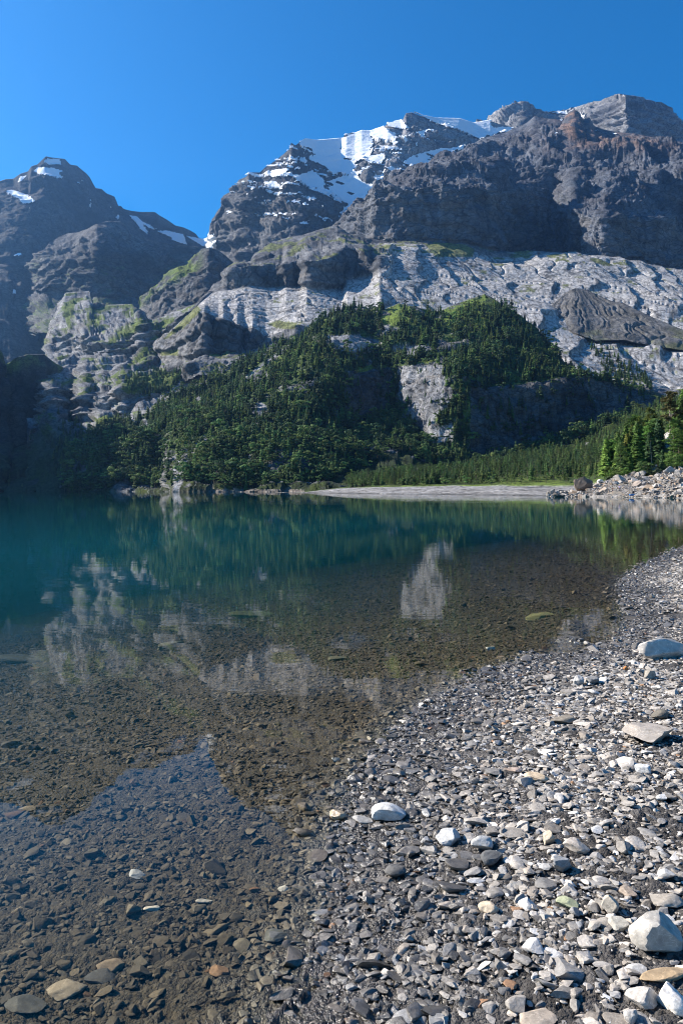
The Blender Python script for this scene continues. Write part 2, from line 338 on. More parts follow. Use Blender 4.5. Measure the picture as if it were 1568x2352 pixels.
E1 = [(760,570,2700),(774,522,2640),(800,505,2520),(830,480,2420),(862,440,2330),(905,428,2300),(950,432,2310),(1003,420,2340),(1050,438,2345),(1075,442,2350),(1126,430,2400),(1147,446,2500),(1180,442,2640),(1219,440,2720),(1250,442,2760),(1262,476,2760),(1284,490,2700),(1318,480,2440),(1345,496,2370),(1385,505,2290),(1440,506,2400),(1503,508,2500),(1547,524,2600),(1568,545,2660),(1640,560,2600),(1760,580,2600)]
E2 = [(760,580,2640),(780,545,2560),(800,545,2480),(830,552,2330),(862,556,2270),(905,562,2240),(950,562,2260),(1003,562,2290),(1050,568,2300),(1090,572,2320),(1126,582,2360),(1147,584,2460),(1180,583,2600),(1219,582,2680),(1262,586,2700),(1296,590,2660),(1327,588,2520),(1345,592,2410),(1360,594,2250),(1385,596,2230),(1446,606,2340),(1507,618,2430),(1568,630,2500),(1640,640,2500),(1760,660,2500)]
E3 = [(x, 700, 1950) for x in (760, 1760)]
snE = [R3((740,335),(765,330),(770,345),(750,348)), R3((770,245),(800,235),(812,240),(790,262)), R3((1000,315),(1040,315),(1030,328)), R3((1100,335),(1150,336),(1130,345)), R3((1135,375),(1170,375),(1160,385)), R3((1060,292),(1095,300),(1085,306)), R3((640,318),(725,312),(720,320),(680,322))]
def colE(P, N, px, py, rk, steep, warp, d):
    C = rockcol(P, N, .15, 260, 60, warp)*np.array((.93, 1.0, 1.12))
    X = (P[..., 0], P[..., 1], P[..., 2])
    sc = (1-smooth(1.7, 2.05, rk))*smooth(-.35, .2, fbm(X, 160, 3, 2.))
    C = lerpc(C, SCREE*np.array((.72,.80,.95)), sc*.8)
    rust = smooth(0, 40, 330-py)*0+np.exp(-(((px-1320)/40)**2+((py-275)/40)**2))+.5*np.exp(-(((px-1420)/150)**2+((py-325)/22)**2))
    C = lerpc(C, (.26, .16, .11), np.clip(rust*smooth(-.3, .3, fbm(X, 60, 3, 1.)), 0, .8))
    cl = smooth(1.9, 2.1, rk)*(1-smooth(2.9, 3.1, rk)); C = lerpc(C, (.125, .11, .09), cl*.35*smooth(-.3, .3, fbm((X[0], X[1], X[2]*.3), 80, 3, 3.)))
    return C
def exE(P, xs, rk):
    X = (P[..., 0], P[..., 1], P[..., 2]); up = smooth(0, .4, rk)*(1-smooth(1.7, 2.0, rk)); q = (X[0]+X[2]*1.1+fbm(X, 300, 3, 4)*160)/210; q = q-np.floor(q); return up*(fbm(X, 380, 2, 31.)*55+(q-smooth(.8, 1, q))*34+smooth(-.4, .5, fbm(X, 45, 3, 8))*8) + cells(X, 20, 1, 5)*4*up
layer('dark_mountain', 'E', [E0, E05, E1, E2, E3], 760, 1760, 2.0, [46, 60, 62, 30], 24, 240, colE, MAT_FAR, strata=.55, strataL=55, damp=.25, snow=lambda P, N, px, py, rk: inpolys(px, py, snE), snow_up=4, extra=exE, rough=1.2, ampf=lambda px, py, rk: mix(.75, .9, smooth(1.6, 2.0, rk)))

# ---- grassy knoll in the middle left
topM = [(318,760),(326.5,726),(330,687),(337,676),(370,647),(382,642),(384,629),(395,620),(434.5,608),(452.5,586),(463,572),(481,568),(503,575),(524.5,593),(540,606),(600,640)]
def DM(x): return np.interp(x, [318, 335, 384, 450, 480, 600], [2560, 2420, 2300, 2250, 2230, 2500])
M0 = [(x, y, DM(x)+np.interp(x, [318, 384, 600], [0, 120, 120])) for x, y in topM]
M1 = [(x, np.interp(x, [318, 330, 384, 440, 480, 540, 600], [762, 700, 648, 625, 600, 625, 660]), DM(x)) for x in range(318, 601, 8)]
M2 = [(x, np.interp(x, [318, 413, 470, 600], [765, 712, 690, 690]), DM(x)-60) for x in range(318, 601, 8)]
M3 = [(x, 780, DM(x)-250) for x in range(318, 601, 8)]
def colM(P, N, px, py, rk, steep, warp, d):
    C = rockcol(P, N, .25, 160, 45, warp); X = (P[..., 0], P[..., 1], P[..., 2])
    return lerpc(C, GRASS, np.clip((1-smooth(.8, 1.3, rk))*smooth(480, 430, px)*1.2, 0, 1)*smooth(-.5, .1, fbm(X, 60, 3)))
layer('middle_knoll', 'M', [M0, M1, M2, M3], 318, 600, 2.2, [26, 40, 16], 14, 150, colM, MAT_FAR, strata=.8, strataL=40, damp=.2, back=(300, 250))

# ---- shaded wall on the left, rising out of the picture
def WX(x): return np.interp(x, [-2600, -1500, -900, -400, 0, 100, 200, 300], [850, 1000, 1120, 1280, 1480, 1600, 1720, 1800])
W0 = [(-2600, 150, 850), (-1500, 60, 1000), (-900, 215, 1150), (-600, 330, 1250), (-400, 480, 1300), (-200, 690, 1380), (-60, 785, 1450), (0,800,1480), (14,838,1500), (40,818,1510), (60,812,1530), (100,812,1560), (125,832,1600), (160,850,1640), (200,880,1700), (300,960,1800)]
W1 = [(x, y+45+max(0, (0-x))*.2, D-30) for x, y, D in W0]
W2 = [(x, min(1105, y+230), D-140) for x, y, D in W0]
W3 = [(x, 1134, D-420) for x, y, D in W0]
W4 = [(x, 1150, D-470) for x, y, D in W0]
def colW(P, N, px, py, rk, steep, warp, d):
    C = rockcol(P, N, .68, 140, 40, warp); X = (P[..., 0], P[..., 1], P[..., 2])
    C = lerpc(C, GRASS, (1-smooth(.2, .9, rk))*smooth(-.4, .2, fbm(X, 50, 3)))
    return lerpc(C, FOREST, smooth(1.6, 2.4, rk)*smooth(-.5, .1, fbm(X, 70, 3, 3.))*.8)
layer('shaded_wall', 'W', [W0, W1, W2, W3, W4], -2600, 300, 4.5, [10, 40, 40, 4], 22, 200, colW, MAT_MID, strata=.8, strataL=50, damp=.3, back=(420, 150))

# ---- cliff band and pale slabs
F0 = [(360,800,1760),(366,786,1720),(373,773,1700),(400,750,1680),(430,722,1700),(461,690,1760),(489,662,1900),(511,644,1980),(522,626,2020),(540,608,2050),(576,599,2060),(583,583,2100),(619,558,2150),(655,547,2200),(691,540,2200),(749,522,2300),(774,516,2330),(800,535,2300),(830,545,2250),(900,556,2230),(1003,556,2240),(1090,566,2260),(1140,580,2260),(1219,576,2280),(1327,582,2280),(1360,587,2230),(1446,598,2200),(1507,612,2200),(1568,623,2200),(1760,650,2200)]
F1 = [(360,803,1755),(366,788,1715),(400,752,1675),(430,724,1690),(461,693,1745),(489,664,1850),(511,641,1870),(543,612,1840),(576,608,1850),(641,606,1880),(648,614,1870),(657,606,1845),(687,600,1880),(694,600,1860),(708,602,1800),(718,600,1805),(760,594,1860),(792,566,1930),(822,570,1960),(835,576,1900),(848,601,1880),(870,600,1900),(900,590,2000),(1003,590,2080),(1140,605,2120),(1327,610,2120),(1568,645,2100),(1760,670,2100)]
F2 = [(360,806,1750),(366,790,1710),(400,754,1670),(430,727,1680),(461,697,1725),(489,671,1820),(561,657,1810),(641,658,1850),(657,658,1815),(687,656,1850),(704,662,1775),(712,664,1778),(760,666,1830),(785,666,1860),(797,644,1860),(820,640,1870),(846,634,1860),(870,630,1830),(900,625,1880),(1003,625,1950),(1140,630,1990),(1327,640,1990),(1568,665,2000),(1760,690,2000)]
F3 = [(360,812,1700),(366,796,1660),(373,783,1640),(400,758,1590),(430,733,1540),(455,712,1500),(470,716,1490),(478,722,1530),(502,731,1540),(512,736,1500),(530,742,1530),(545,746,1510),(560,750,1540),(580,752,1510),(610,765,1510),(650,760,1500),(689,753,1480),(800,765,1480),(1000,780,1500),(1250,790,1500),(1300,810,1480),(1400,845,1450),(1568,865,1420),(1760,880,1400)]
F4 = [(360,830,1680),(366,818,1640),(400,820,1560),(438,824,1490),(470,826,1460),(478,826,1490),(510,827,1490),(557,816,1480),(575,800,1490),(611,786,1495),(650,785,1480),(689,790,1460),(800,820,1430),(1000,850,1400),(1250,860,1400),(1400,900,1350),(1568,910,1330),(1760,920,1300)]
F5 = [(360,850,1640),(434,845,1440),(455,843,1410),(532,838,1400),(600,830,1400),(700,850,1380),(1568,960,1250),(1760,960,1250)]
F6 = [(360,900,1600),(434,880,1420),(467,876,1380),(532,872,1370),(600,870,1370),(700,900,1340),(1568,1000,1200),(1760,1000,1200)]
grF = [R46((0,640),(200,480),(210,520),(120,640)), R46((1010,500),(1060,480),(1200,490),(1180,530),(1080,530)), R46((0,560),(10,560)), [(975,560),(1050,556),(1090,572),(1085,590),(1000,590)], R46((340,600),(520,420),(560,380),(590,410),(480,520),(370,590)), R46((320,680),(440,660),(440,700),(330,700)), R46((630,760),(700,740),(760,770),(650,775))]
def colF(P, N, px, py, rk, steep, warp, d):
    X = (P[..., 0], P[..., 1], P[..., 2])
    C = rockcol(P, N, .0, 150, 40, warp)
    slab = smooth(1.95, 2.1, rk)*(1-smooth(2.95, 3.05, rk)); slab2 = np.maximum(slab, smooth(860, 900, px)*smooth(.1, .5, rk)*(1-smooth(3.9, 4.1, rk)))
    C = lerpc(C, (.37, .36, .35), slab2*.88)
    # cracks across the slabs: long diagonal joints
    u = P[..., 0]*.5+P[..., 1]*.35; v = P[..., 1]*.8-P[..., 0]*.3
    ck = np.abs(pn(u/90+warp*.5, v/16, X[2]*0)); C = C*(1-.65*slab2*(1-smooth(.0, .06, ck)))[..., None]
    ck = np.abs(pn(u/30+5, v/70+warp*.4, X[2]*0)); C = C*(1-.6*slab2*(1-smooth(.0, .035, ck)))[..., None]
    dia = (P[..., 0]-P[..., 1]*.06+fbm(X, 260, 3, 3)*85)/78; dia = dia-np.floor(dia); C = C*(1-.5*(smooth(.86, .93, dia)*(1-smooth(.95, 1, dia))*smooth(850, 920, px)*(rk > .3)))[..., None]
    gr = inpolys(px, py, grF)*1.0 + .7*smooth(.5, .8, N[..., 2])*((rk < 1.05) | (rk > 3.95))*smooth(.0, .35, fbm(X, 70, 4, 3.))
    gr = gr + .5*slab2*smooth(.25, .5, fbm(X, 60, 4, 5.))*smooth(.3, .6, N[..., 2])
    return lerpc(C, GRASS2, smooth(.35, .6, gr+.45*fbm(X, 14, 3, 2.))*.92)
def exF(P, xs, rk):
    X = (P[..., 0], P[..., 1], P[..., 2])
    slab = smooth(1.95, 2.2, rk)*(1-smooth(2.8, 3.0, rk))*(xs < 800); right = smooth(850, 900, xs)*(rk > .2)
    u = X[0]*.5+X[1]*.35; v = X[1]*.8-X[0]*.3
    ck = np.abs(pn(u/120+1, v/22, X[2]*0)); ck2 = np.abs(pn(u/40+7, v/120, X[2]*0))
    lay = (v+fbm(X, 130, 3)*60)/34; lay = lay-np.floor(lay)
    dia = (P[..., 0]-P[..., 1]*.06+fbm(X, 260, 3, 3)*85)/78; dia = dia-np.floor(dia)
    return slab*(-4*(1-smooth(0, .08, ck))-4*(1-smooth(0, .05, ck2))+lay*1.6) + right*(-5*(1-smooth(0, .06, ck2))+lay*1.6+fbm(X, 300, 2, 6.)*16+ridged((X[0], X[1]*.3, X[2]), 30, 2, 5)*1.2+(dia-smooth(.9, 1, dia))*10*smooth(-.5, .3, fbm(X, 180, 2, 14.)))
def dampslab(P): return 1
layer('cliff_and_slabs', 'F', [F0, F1, F2, F3, F4, F5, F6], 360, 1760, 2.0, [26, 30, 56, 36, 16, 14], 9, 110, colF, MAT_SLAB, strata=1.5, strataL=28, damp=.5, extra=exF, stretch=(1, .4, .45), back=(250, 120), ribs=1.5, ampf=lambda px, py, rk: 1-.88*(smooth(1.9, 2.05, rk)*(1-smooth(2.9, 3.0, rk))*(px < 870))-.93*smooth(870, 920, px)*smooth(0, .4, rk)*(1-.75*smooth(3.6, 4.2, rk)))

# ---- scree cone
I0 = [(1228,735,1760),(1237,724,1770),(1262,705,1790),(1290,680,1820),(1312,664,1840),(1324,661,1850),(1349,667,1840),(1400,690,1790),(1432,697,1770),(1500,730,1700),(1568,758,1640),(1700,800,1560)]
I1 = [(1228,738,1750),(1250,742,1670),(1290,752,1620),(1327,765,1585),(1365,780,1565),(1432,778,1560),(1500,792,1545),(1568,802,1515),(1700,830,1450)]
I2 = [(1228,745,1790),(1290,760,1700),(1327,775,1660),(1432,792,1620),(1568,815,1600),(1700,840,1540)]
I0 = [(x, y, D-38) for x, y, D in I0]; I1 = [(x, y+3, D-8) for x, y, D in I1]; I2 = [(x, y+14, D+10) for x, y, D in I2]
AP = np.array([(1324-HX)/FOC*1860, 1860.])
def exI(P, xs, rk):
    an = np.arctan2(P[..., 0]-AP[0], AP[1]-P[..., 1]+30); r = np.hypot(P[..., 0]-AP[0], P[..., 1]-AP[1])
    X = (P[..., 0], P[..., 1], P[..., 2])
    q = np.abs(pn(an*5.5+fbm(X, 60, 3)*.9, an*0+4.4)); q2 = np.abs(pn(an*15+fbm(X, 50, 3)*1.2, an*0+9.4))
    return (-12*(1-smooth(0, .35, q))-4*(1-smooth(0, .3, q2)))*smooth(8, 70, r)*(1-.6*smooth(150, 320, r))
def colI(P, N, px, py, rk, steep, warp, d):
    X = (P[..., 0], P[..., 1], P[..., 2]); C = lerpc(rgb((.135, .133, .132), px.shape), (.10, .097, .092), smooth(-.3, .4, fbm(X, 50, 4)))
    return lerpc(C, GRASS2*.8, .55*smooth(0, .4, fbm(X, 60, 3, 4.))*smooth(735, 780, py))
layer('scree_cone', 'I', [I0, I1, I2], 1228, 1700, 1.8, [60, 10], 2.2, 60, colI, MAT_MID, strata=0, ribs=0, damp=.3, extra=exI, back=(60, 60), flat_ok=True)

# ---- left cliffs with grass ledges
G0 = [(60,985,1300),(72,955,1500),(90,930,1560),(104,880,1620),(112,850,1700),(122,810,1850),(130,730,2050),(142,692,2100),(150,672,2110),(207,668,2150),(214,712,2000),(250,700,2050),(305,698,2100),(325,716,2080),(330,745,1990),(413,712,1980),(480,690,1900)]
G1 = [(60,986,1298),(72,957,1495),(104,882,1615),(112,853,1690),(122,815,1810),(130,780,1850),(190,772,1800),(200,775,1760),(230,790,1720),(255,795,1690),(300,770,1720),(318,745,1760),(328,748,1700),(350,758,1690),(375,771,1720),(400,765,1700),(480,735,1700)]
G2 = [(60,988,1296),(72,959,1490),(104,884,1610),(112,856,1680),(122,835,1780),(130,820,1810),(190,812,1760),(231,819,1690),(270,818,1680),(303,824,1690),(317,812,1700),(330,808,1660),(351,812,1665),(365,821,1690),(435,819,1650),(480,815,1620)]
G3 = [(60,990,1294),(72,961,1480),(98,900,1560),(106,880,1500),(118,888,1450),(123,898,1430),(150,902,1460),(174,904,1500),(180,912,1500),(190,918,1430),(198,904,1400),(210,906,1420),(220,912,1430),(232,918,1390),(240,914,1385),(256,905,1410),(275,890,1400),(284,892,1370),(300,892,1380),(340,905,1380),(400,880,1420),(435,860,1450),(480,840,1480)]
G4 = [(60,992,1292),(72,964,1450),(97,962,1430),(115,950,1410),(127,937,1395),(150,950,1440),(161,956,1460),(178,960,1460),(193,975,1380),(205,968,1370),(216,963,1390),(228,955,1350),(245,950,1360),(271,946,1380),(288,960,1340),(326,939,1350),(350,932,1360),(400,905,1390),(480,880,1430)]
G5 = [(60,1040,1250),(100,1030,1220),(150,1040,1180),(250,1060,1100),(400,1060,1000),(480,1060,950)]
G6 = [(60,1128,1130),(150,1129,1080),(250,1129.5,1000),(400,1130,960),(480,1130,900)]
G7 = [(60,1150,1100),(480,1150,880)]
grG = [R44((770,690),(800,620),(900,540),(1080,455),(1080,500),(1030,580),(900,640),(820,680)), R44((560,500),(620,440),(700,400),(820,380),(720,430),(620,500)), R44((940,910),(1050,790),(1100,740),(1190,745),(1190,760),(1060,860)), R44((600,330),(700,310),(1010,295),(1010,330),(850,330),(640,380)),
  R44((620,860),(740,800),(830,800),(700,850)), R44((1180,545),(1300,450),(1450,410),(1400,470),(1250,540)), R44((900,1080),(960,1000),(1100,950),(1330,930),(1550,790),(1560,830),(1500,980),(1400,1100),(1300,1140),(1000,1160),(900,1120)), R44((480,1170),(560,1110),(660,1060),(640,1110),(540,1170)),
  R44((350,300),(440,250),(450,330),(420,480),(380,480),(350,380)), R44((640,1400),(840,1340),(960,1440),(900,1500),(700,1500)), R44((120,1500),(200,1440),(260,1500),(160,1560)), R44((260,1080),(400,1020),(500,1000),(420,1060))]
def colG(P, N, px, py, rk, steep, warp, d):
    X = (P[..., 0], P[..., 1], P[..., 2]); C = rockcol(P, N, -.5, 90, 30, warp)
    gr = inpolys(px+fbm(X, 20, 2)*5, py, grG)*.9 + .85*smooth(.45, .7, N[..., 2])*smooth(-.1, .3, fbm(X, 60, 4, 3.))
    C = lerpc(C, GRASS, smooth(.4, .65, gr+.45*fbm(X, 12, 3, 2.))*.95)
    return lerpc(C, FOREST, smooth(4.2, 5, rk)*.9)
def exG(P, xs, rk):
    X = (P[..., 0], P[..., 1], P[..., 2]); s = (P[..., 2]+fbm(X, 120, 3)*30-P[..., 0]*.25)/24; f = s-np.floor(s)
    return (smooth(0, .25, f)-f)*14*((rk > .1) & (rk < 4.8))
layer('ledged_cliffs', 'G', [G0, G1, G2, G3, G4, G5, G6, G7], 60, 480, 1.6, [24, 26, 46, 34, 26, 20, 2], 7, 80, colG, MAT_MID, strata=1.6, strataL=22, damp=.5, extra=exG, back=(250, 200), ribs=1.5)

# ---- forest hill with its cliffs
H0 = [(140,1070,1000),(180,1025,1050),(215,998,1080),(250,980,1090),(300,968,1120),(330,950,1140),(350,945,1150),(400,910,1190),(440,888,1200),(470,875,1220),(540,843,1240),(600,812,1260),(640,795,1280),(690,775,1290),(730,742,1310),(770,718,1330),(800,706,1340),(840,703,1350),(862,718,1330),(915,696,1340),(960,706,1330),(1005,718,1350),(1040,700,1380),(1085,684,1390),(1112,674,1400),(1140,690,1370),(1190,722,1330),(1230,755,1300),(1260,795,1270),(1300,848,1230),(1340,880,1200),(1380,900,1200),(1440,915,1180),(1500,930,1150),(1600,930,1150)]
H05 = [(140,1080,980),(300,1000,1050),(400,950,1090),(560,890,1110),(640,850,1120),(690,820,1130),(730,790,1150),(760,775,1170),(800,770,1170),(860,790,1180),(905,790,1160),(930,800,1140),(1000,780,1180),(1100,770,1190),(1200,800,1170),(1260,840,1150),(1300,868,1130),(1380,890,1130),(1440,900,1120),(1600,935,1130)]
H1 = [(140,1090,950),(300,1030,960),(380,1000,980),(400,990,950),(470,950,960),(560,940,950),(620,920,940),(690,900,960),(760,880,1010),(790,862,1060),(830,855,1090),(870,852,1120),(905,847,1130),(912,842,1120),(935,838,1080),(960,838,1060),(1000,842,1020),(1045,852,980),(1085,880,985),(1120,890,1000),(1200,890,1030),(1300,872,1060),(1400,880,1090),(1470,905,1100),(1520,930,1110),(1600,940,1110)]
H2 = [(140,1125,930),(300,1110,900),(385,1100,900),(398,1060,840),(440,1020,830),(490,1000,840),(560,1040,800),(690,1000,840),(760,968,940),(800,960,1010),(860,955,1080),(905,930,1110),(925,940,1090),(940,975,1040),(962,990,1000),(985,1035,950),(1010,1060,920),(1045,1055,915),(1085,1068,930),(1150,1065,960),(1250,1035,1000),(1350,1005,1030),(1460,945,1060),(1520,940,1070),(1600,950,1070)]
H3 = [(140,1129,910),(300,1130,860),(385,1130,850),(398,1126,770),(405,1127,740),(450,1127,730),(560,1128,710),(625,1127,700),(690,1122,700),(780,1112,720),(860,1080,800),(905,1050,860),(985,1065,860),(1100,1080,860),(1250,1050,900),(1400,990,950),(1520,960,980),(1600,960,980)]
H4 = [(140,1131,905),(300,1131.5,855),(398,1131,762),(405,1131,735),(560,1131,705),(690,1131,690),(780,1125,660),(1600,1010,900)]
H5 = [(140,1160,900),(690,1160,660),(1600,1050,850)]
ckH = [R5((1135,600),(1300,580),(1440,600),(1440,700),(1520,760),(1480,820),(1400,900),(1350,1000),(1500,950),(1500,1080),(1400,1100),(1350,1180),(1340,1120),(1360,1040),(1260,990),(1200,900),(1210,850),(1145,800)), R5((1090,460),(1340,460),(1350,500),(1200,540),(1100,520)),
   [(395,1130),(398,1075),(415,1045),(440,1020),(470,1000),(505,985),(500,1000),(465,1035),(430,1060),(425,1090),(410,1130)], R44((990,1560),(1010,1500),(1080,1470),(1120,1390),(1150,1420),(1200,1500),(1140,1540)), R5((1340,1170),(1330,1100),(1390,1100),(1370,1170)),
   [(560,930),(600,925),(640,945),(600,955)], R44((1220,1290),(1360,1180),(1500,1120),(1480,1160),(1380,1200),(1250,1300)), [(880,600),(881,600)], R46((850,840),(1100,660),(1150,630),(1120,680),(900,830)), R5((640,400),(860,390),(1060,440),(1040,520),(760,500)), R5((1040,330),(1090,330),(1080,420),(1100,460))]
mdH = [R5((1020,300),(1100,180),(1230,160),(1250,210),(1200,330),(1060,340)), [(1015,700),(1115,668),(1115,690),(1060,710),(1030,760),(1015,740)], R46((1000,770),(1100,700),(1140,680),(1100,740),(1020,780)), R5((780,1000),(880,960),(1000,960),(980,1020),(830,1120),(780,1110)), R5((1060,850),(1200,830),(1220,960),(1120,990),(1060,930)), R5((250,620),(400,520),(460,470),(440,520),(290,640)), R5((880,600),(960,570),(1010,560),(960,650),(890,650)), R5((590,0),(600,1))]
def cliffmask(px, py): return inpolys(px, py, ckH)
def outcrop(P, px):
    X = (P[..., 0], P[..., 1], P[..., 2]*1.6); return smooth(.30, .38, fbm(X, 75, 4, 21.))*(px < 1075)
def colH(P, N, px, py, rk, steep, warp, d):
    X = (P[..., 0], P[..., 1], P[..., 2]); n = fbm(X, 25, 3)
    C = rockcol(P, N, 0, 50, 18, warp)
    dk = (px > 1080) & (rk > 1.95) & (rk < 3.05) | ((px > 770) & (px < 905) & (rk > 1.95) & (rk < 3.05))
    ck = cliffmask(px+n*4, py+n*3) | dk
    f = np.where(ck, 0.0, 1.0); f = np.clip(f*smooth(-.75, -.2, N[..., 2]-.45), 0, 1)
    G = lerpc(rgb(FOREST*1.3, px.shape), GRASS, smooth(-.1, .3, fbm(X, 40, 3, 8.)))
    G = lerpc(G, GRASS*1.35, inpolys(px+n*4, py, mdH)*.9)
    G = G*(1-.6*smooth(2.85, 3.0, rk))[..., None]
    lit = inpolys(px, py, ckH); C = C*np.where(lit, 1.75, 1.0)[..., None]; C = C*np.where(dk, .62, 1.0)[..., None]  # sun and shade put into the rock colour: cliff polygons lighter, dk walls darker
    f = f*(1-outcrop(P, px))
    shore = (py > 1123.5+n*2) & (px < 700) & (px > 396)
    return np.where(shore[..., None], TAN*.9, C*(1-f[..., None])+G*f[..., None])
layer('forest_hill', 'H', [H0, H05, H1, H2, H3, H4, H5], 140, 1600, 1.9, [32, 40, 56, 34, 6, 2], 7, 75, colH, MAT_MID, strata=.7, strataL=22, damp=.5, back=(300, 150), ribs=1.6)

# ---- wooded fan and the far beach
def YW(D, z=0): return HY+(EYE-z)/D*FOC
J0 = [(630,1134,600),(690,1131,640),(740,1125,680),(800,1117,710),(880,1100,740),(1000,1088,760),(1100,1070,800),(1200,1050,830),(1300,1035,860),(1400,995,920),(1470,945,950),(1568,905,900),(1900,800,900)]
J1 = [(630,1134.5,560),(690,1131.6,550),(740,1127,530),(800,1121.5,520),(870,1118.5,500),(1000,1117.5,480),(1200,1118,450),(1300,1118.5,430),(1400,1116,400),(1568,1112,380),(1900,1100,380)]
J2 = [(x, YW(D, .05), D) for x, D in [(630,560),(680,520),(760,400),(900,330),(1100,270),(1200,235),(1270,215),(1340,200),(1568,185),(1900,170)]]
J3 = [(x, YW(D, -2.0), D) for x, D in [(630,540),(690,480),(760,370),(900,300),(1100,240),(1270,190),(1340,175),(1568,160),(1900,150)]]
def colJ(P, N, px, py, rk, steep, warp, d):
    X = (P[..., 0], P[..., 1], P[..., 2])
    C = lerpc(rgb((.27, .265, .26), px.shape), (.21, .20, .19), smooth(-.3, .3, fbm((X[0]*.2, X[1], X[2]), 8, 4)))
    C = lerpc(C, (.12, .12, .12), smooth(.2, .4, fbm((X[0]*.12, X[1], X[2]), 9, 3, 5.))*smooth(1100, 1250, px))
    C = C*(1-.5*(1-smooth(.15, .5, P[..., 2])))[..., None]*(1+.35*fbm((X[0]*.5, X[1], X[2]), 2.5, 3, 8.))[..., None]
    G = lerpc(rgb(GRASS*.9, px.shape), FOREST, smooth(-.2, .3, fbm(X, 30, 3)))
    G = lerpc(G, ROCKL, inpolys(px, py, [R6((800,1080),(940,1020),(990,1060),(950,1100),(820,1110))])*.7)
    k = 1-smooth(.97, 1.0+.05*0, rk+.03*fbm(X, 20, 3)); G = lerpc(G, GRASS*1.5, smooth(.9, .98, rk))
    return lerpc(C, (0,0,0), k)+G*k[..., None]
layer('wooded_fan', 'J', [J0, J1, J2, J3], 630, 1900, 3.0, [40, 40, 4], .6, 40, colJ, MAT_MID, strata=0, ribs=0, damp=.5, back=(200, 60), flat_ok=True)

# ---- rocky shore on the right and the slope above it
K0 = [(1262,1139,205),(1290,1135,208),(1326,1131,210),(1357,1116,215),(1384,1107,218),(1415,1094,222),(1456,1090,225),(1492,1098,222),(1528,1080,222),(1568,1078,220),(1700,1072,215),(1900,1060,210)]
K1 = [(x, YW(D, .02), D) for x, D in [(1262,200),(1300,192),(1400,180),(1500,165),(1568,152),(1700,145),(1900,140)]]
K2 = [(x, YW(D, -2.5), D-8) for x, D in [(1262,200),(1300,192),(1400,180),(1500,165),(1568,152),(1700,145),(1900,140)]]
def colK(P, N, px, py, rk, steep, warp, d):
    X = (P[..., 0], P[..., 1], P[..., 2]); C = lerpc(rgb((.30, .28, .25), px.shape), (.20, .185, .17), smooth(-.3, .3, fbm(X, 3, 4)))
    return lerpc(C, (.2, .18, .15), smooth(.0, .4, fbm(X, 9, 2, 4)))
layer('rocky_shore', 'K', [K0, K1, K2], 1262, 1900, 1.6, [50, 4], .55, 7, colK, MAT_NEAR, strata=0, ribs=0, damp=.5, back=(12, 5))
L0 = [(1380,1118,235),(1400,1100,240),(1430,1072,250),(1460,1040,260),(1500,1015,270),(1540,985,280),(1568,965,290),(1700,880,330),(1900,800,360)]
L1 = [(1380,1119,232),(1400,1105,234),(1430,1090,236),(1460,1080,238),(1500,1070,240),(1515,1060,246),(1525,1050,246),(1555,1050,238),(1568,1045,240),(1700,1000,240),(1900,980,240)]
L2 = [(1380,1120,222),(1420,1100,224),(1456,1096,227),(1568,1086,222),(1700,1080,217),(1900,1070,212)]
def colL(P, N, px, py, rk, steep, warp, d):
    X = (P[..., 0], P[..., 1], P[..., 2]); C = lerpc(rgb(GRASS*.9, px.shape), FOREST, smooth(-.2, .3, fbm(X, 8, 3)))
    ck = inpolys(px+fbm(X, 6, 2)*5, py, [[(1512,1000),(1530,988),(1550,1005),(1556,1050),(1530,1056),(1508,1030)], [(1490,1060),(1500,1050),(1510,1075),(1495,1080)]])
    return np.where(ck[..., None], rgb((.46, .43, .38), px.shape), C)
layer('wooded_bank', 'L', [L0, L1, L2], 1380, 1900, 2.4, [40, 30], 1.2, 14, colL, MAT_NEAR, strata=.5, strataL=4, damp=.5, back=(40, 10))
#@@PART2
# ================================================================== GROUND, LAKE
def unpx(x, y, z=0.0):
    D = (EYE-z)*FOC/(y-HY); return ((x-HX)/FOC*D, D)
shore_px = [(690,2352),(712,2250),(768,2080),(795,1960),(800,1890),(830,1790),(900,1690),(990,1612),(1120,1545),(1230,1508),(1340,1500),(1410,1475),(1448,1440),(1442,1390),(1425,1340),(1470,1300),(1568,1255)]
SH = [(-6,-60),(-1.5,-6),(-.5,.4),(-.22,1.6)] + [unpx(*p) for p in shore_px] + [(25,45),(55,95),(78,135),(90,150),(400,420)]
SH = np.array(SH)
def sdist(X, Y):
    X = np.asarray(X, float); Y = np.asarray(Y, float); best = np.full(X.shape, 1e9)
    for (ax, ay), (bx, by) in zip(SH[:-1], SH[1:]):
        dx, dy = bx-ax, by-ay; t = np.clip(((X-ax)*dx+(Y-ay)*dy)/(dx*dx+dy*dy), 0, 1)
        best = np.minimum(best, np.hypot(X-ax-t*dx, Y-ay-t*dy))
    poly = [tuple(p) for p in SH] + [(400, -60)]
    return np.where(inpoly(X, Y, poly), best, -best)
def ground(X, Y):
    d = sdist(X, Y)
    n = fbm((X, Y, X*0), 1.7, 3, 3.)*.028 + fbm((X, Y, X*0), .35, 3, 5.)*.014
    land = .09*np.clip(d, 0, 1)+.065*np.clip(d-1, 0, 2)+.05*np.clip(d-3, 0, 30)
    wd = np.clip(-d, 0, None); bed = -(.03*np.clip(wd, 0, .4)+.085*np.clip(wd, 0, 4.5)+.14*np.clip(wd-4.5, 0, 8)*.72+.35*np.clip(wd-12.5, 0, 20))
    sh = smooth(0, 1.2, np.abs(d))*.85+.15
    return np.where(d > 0, land, bed)+n*sh
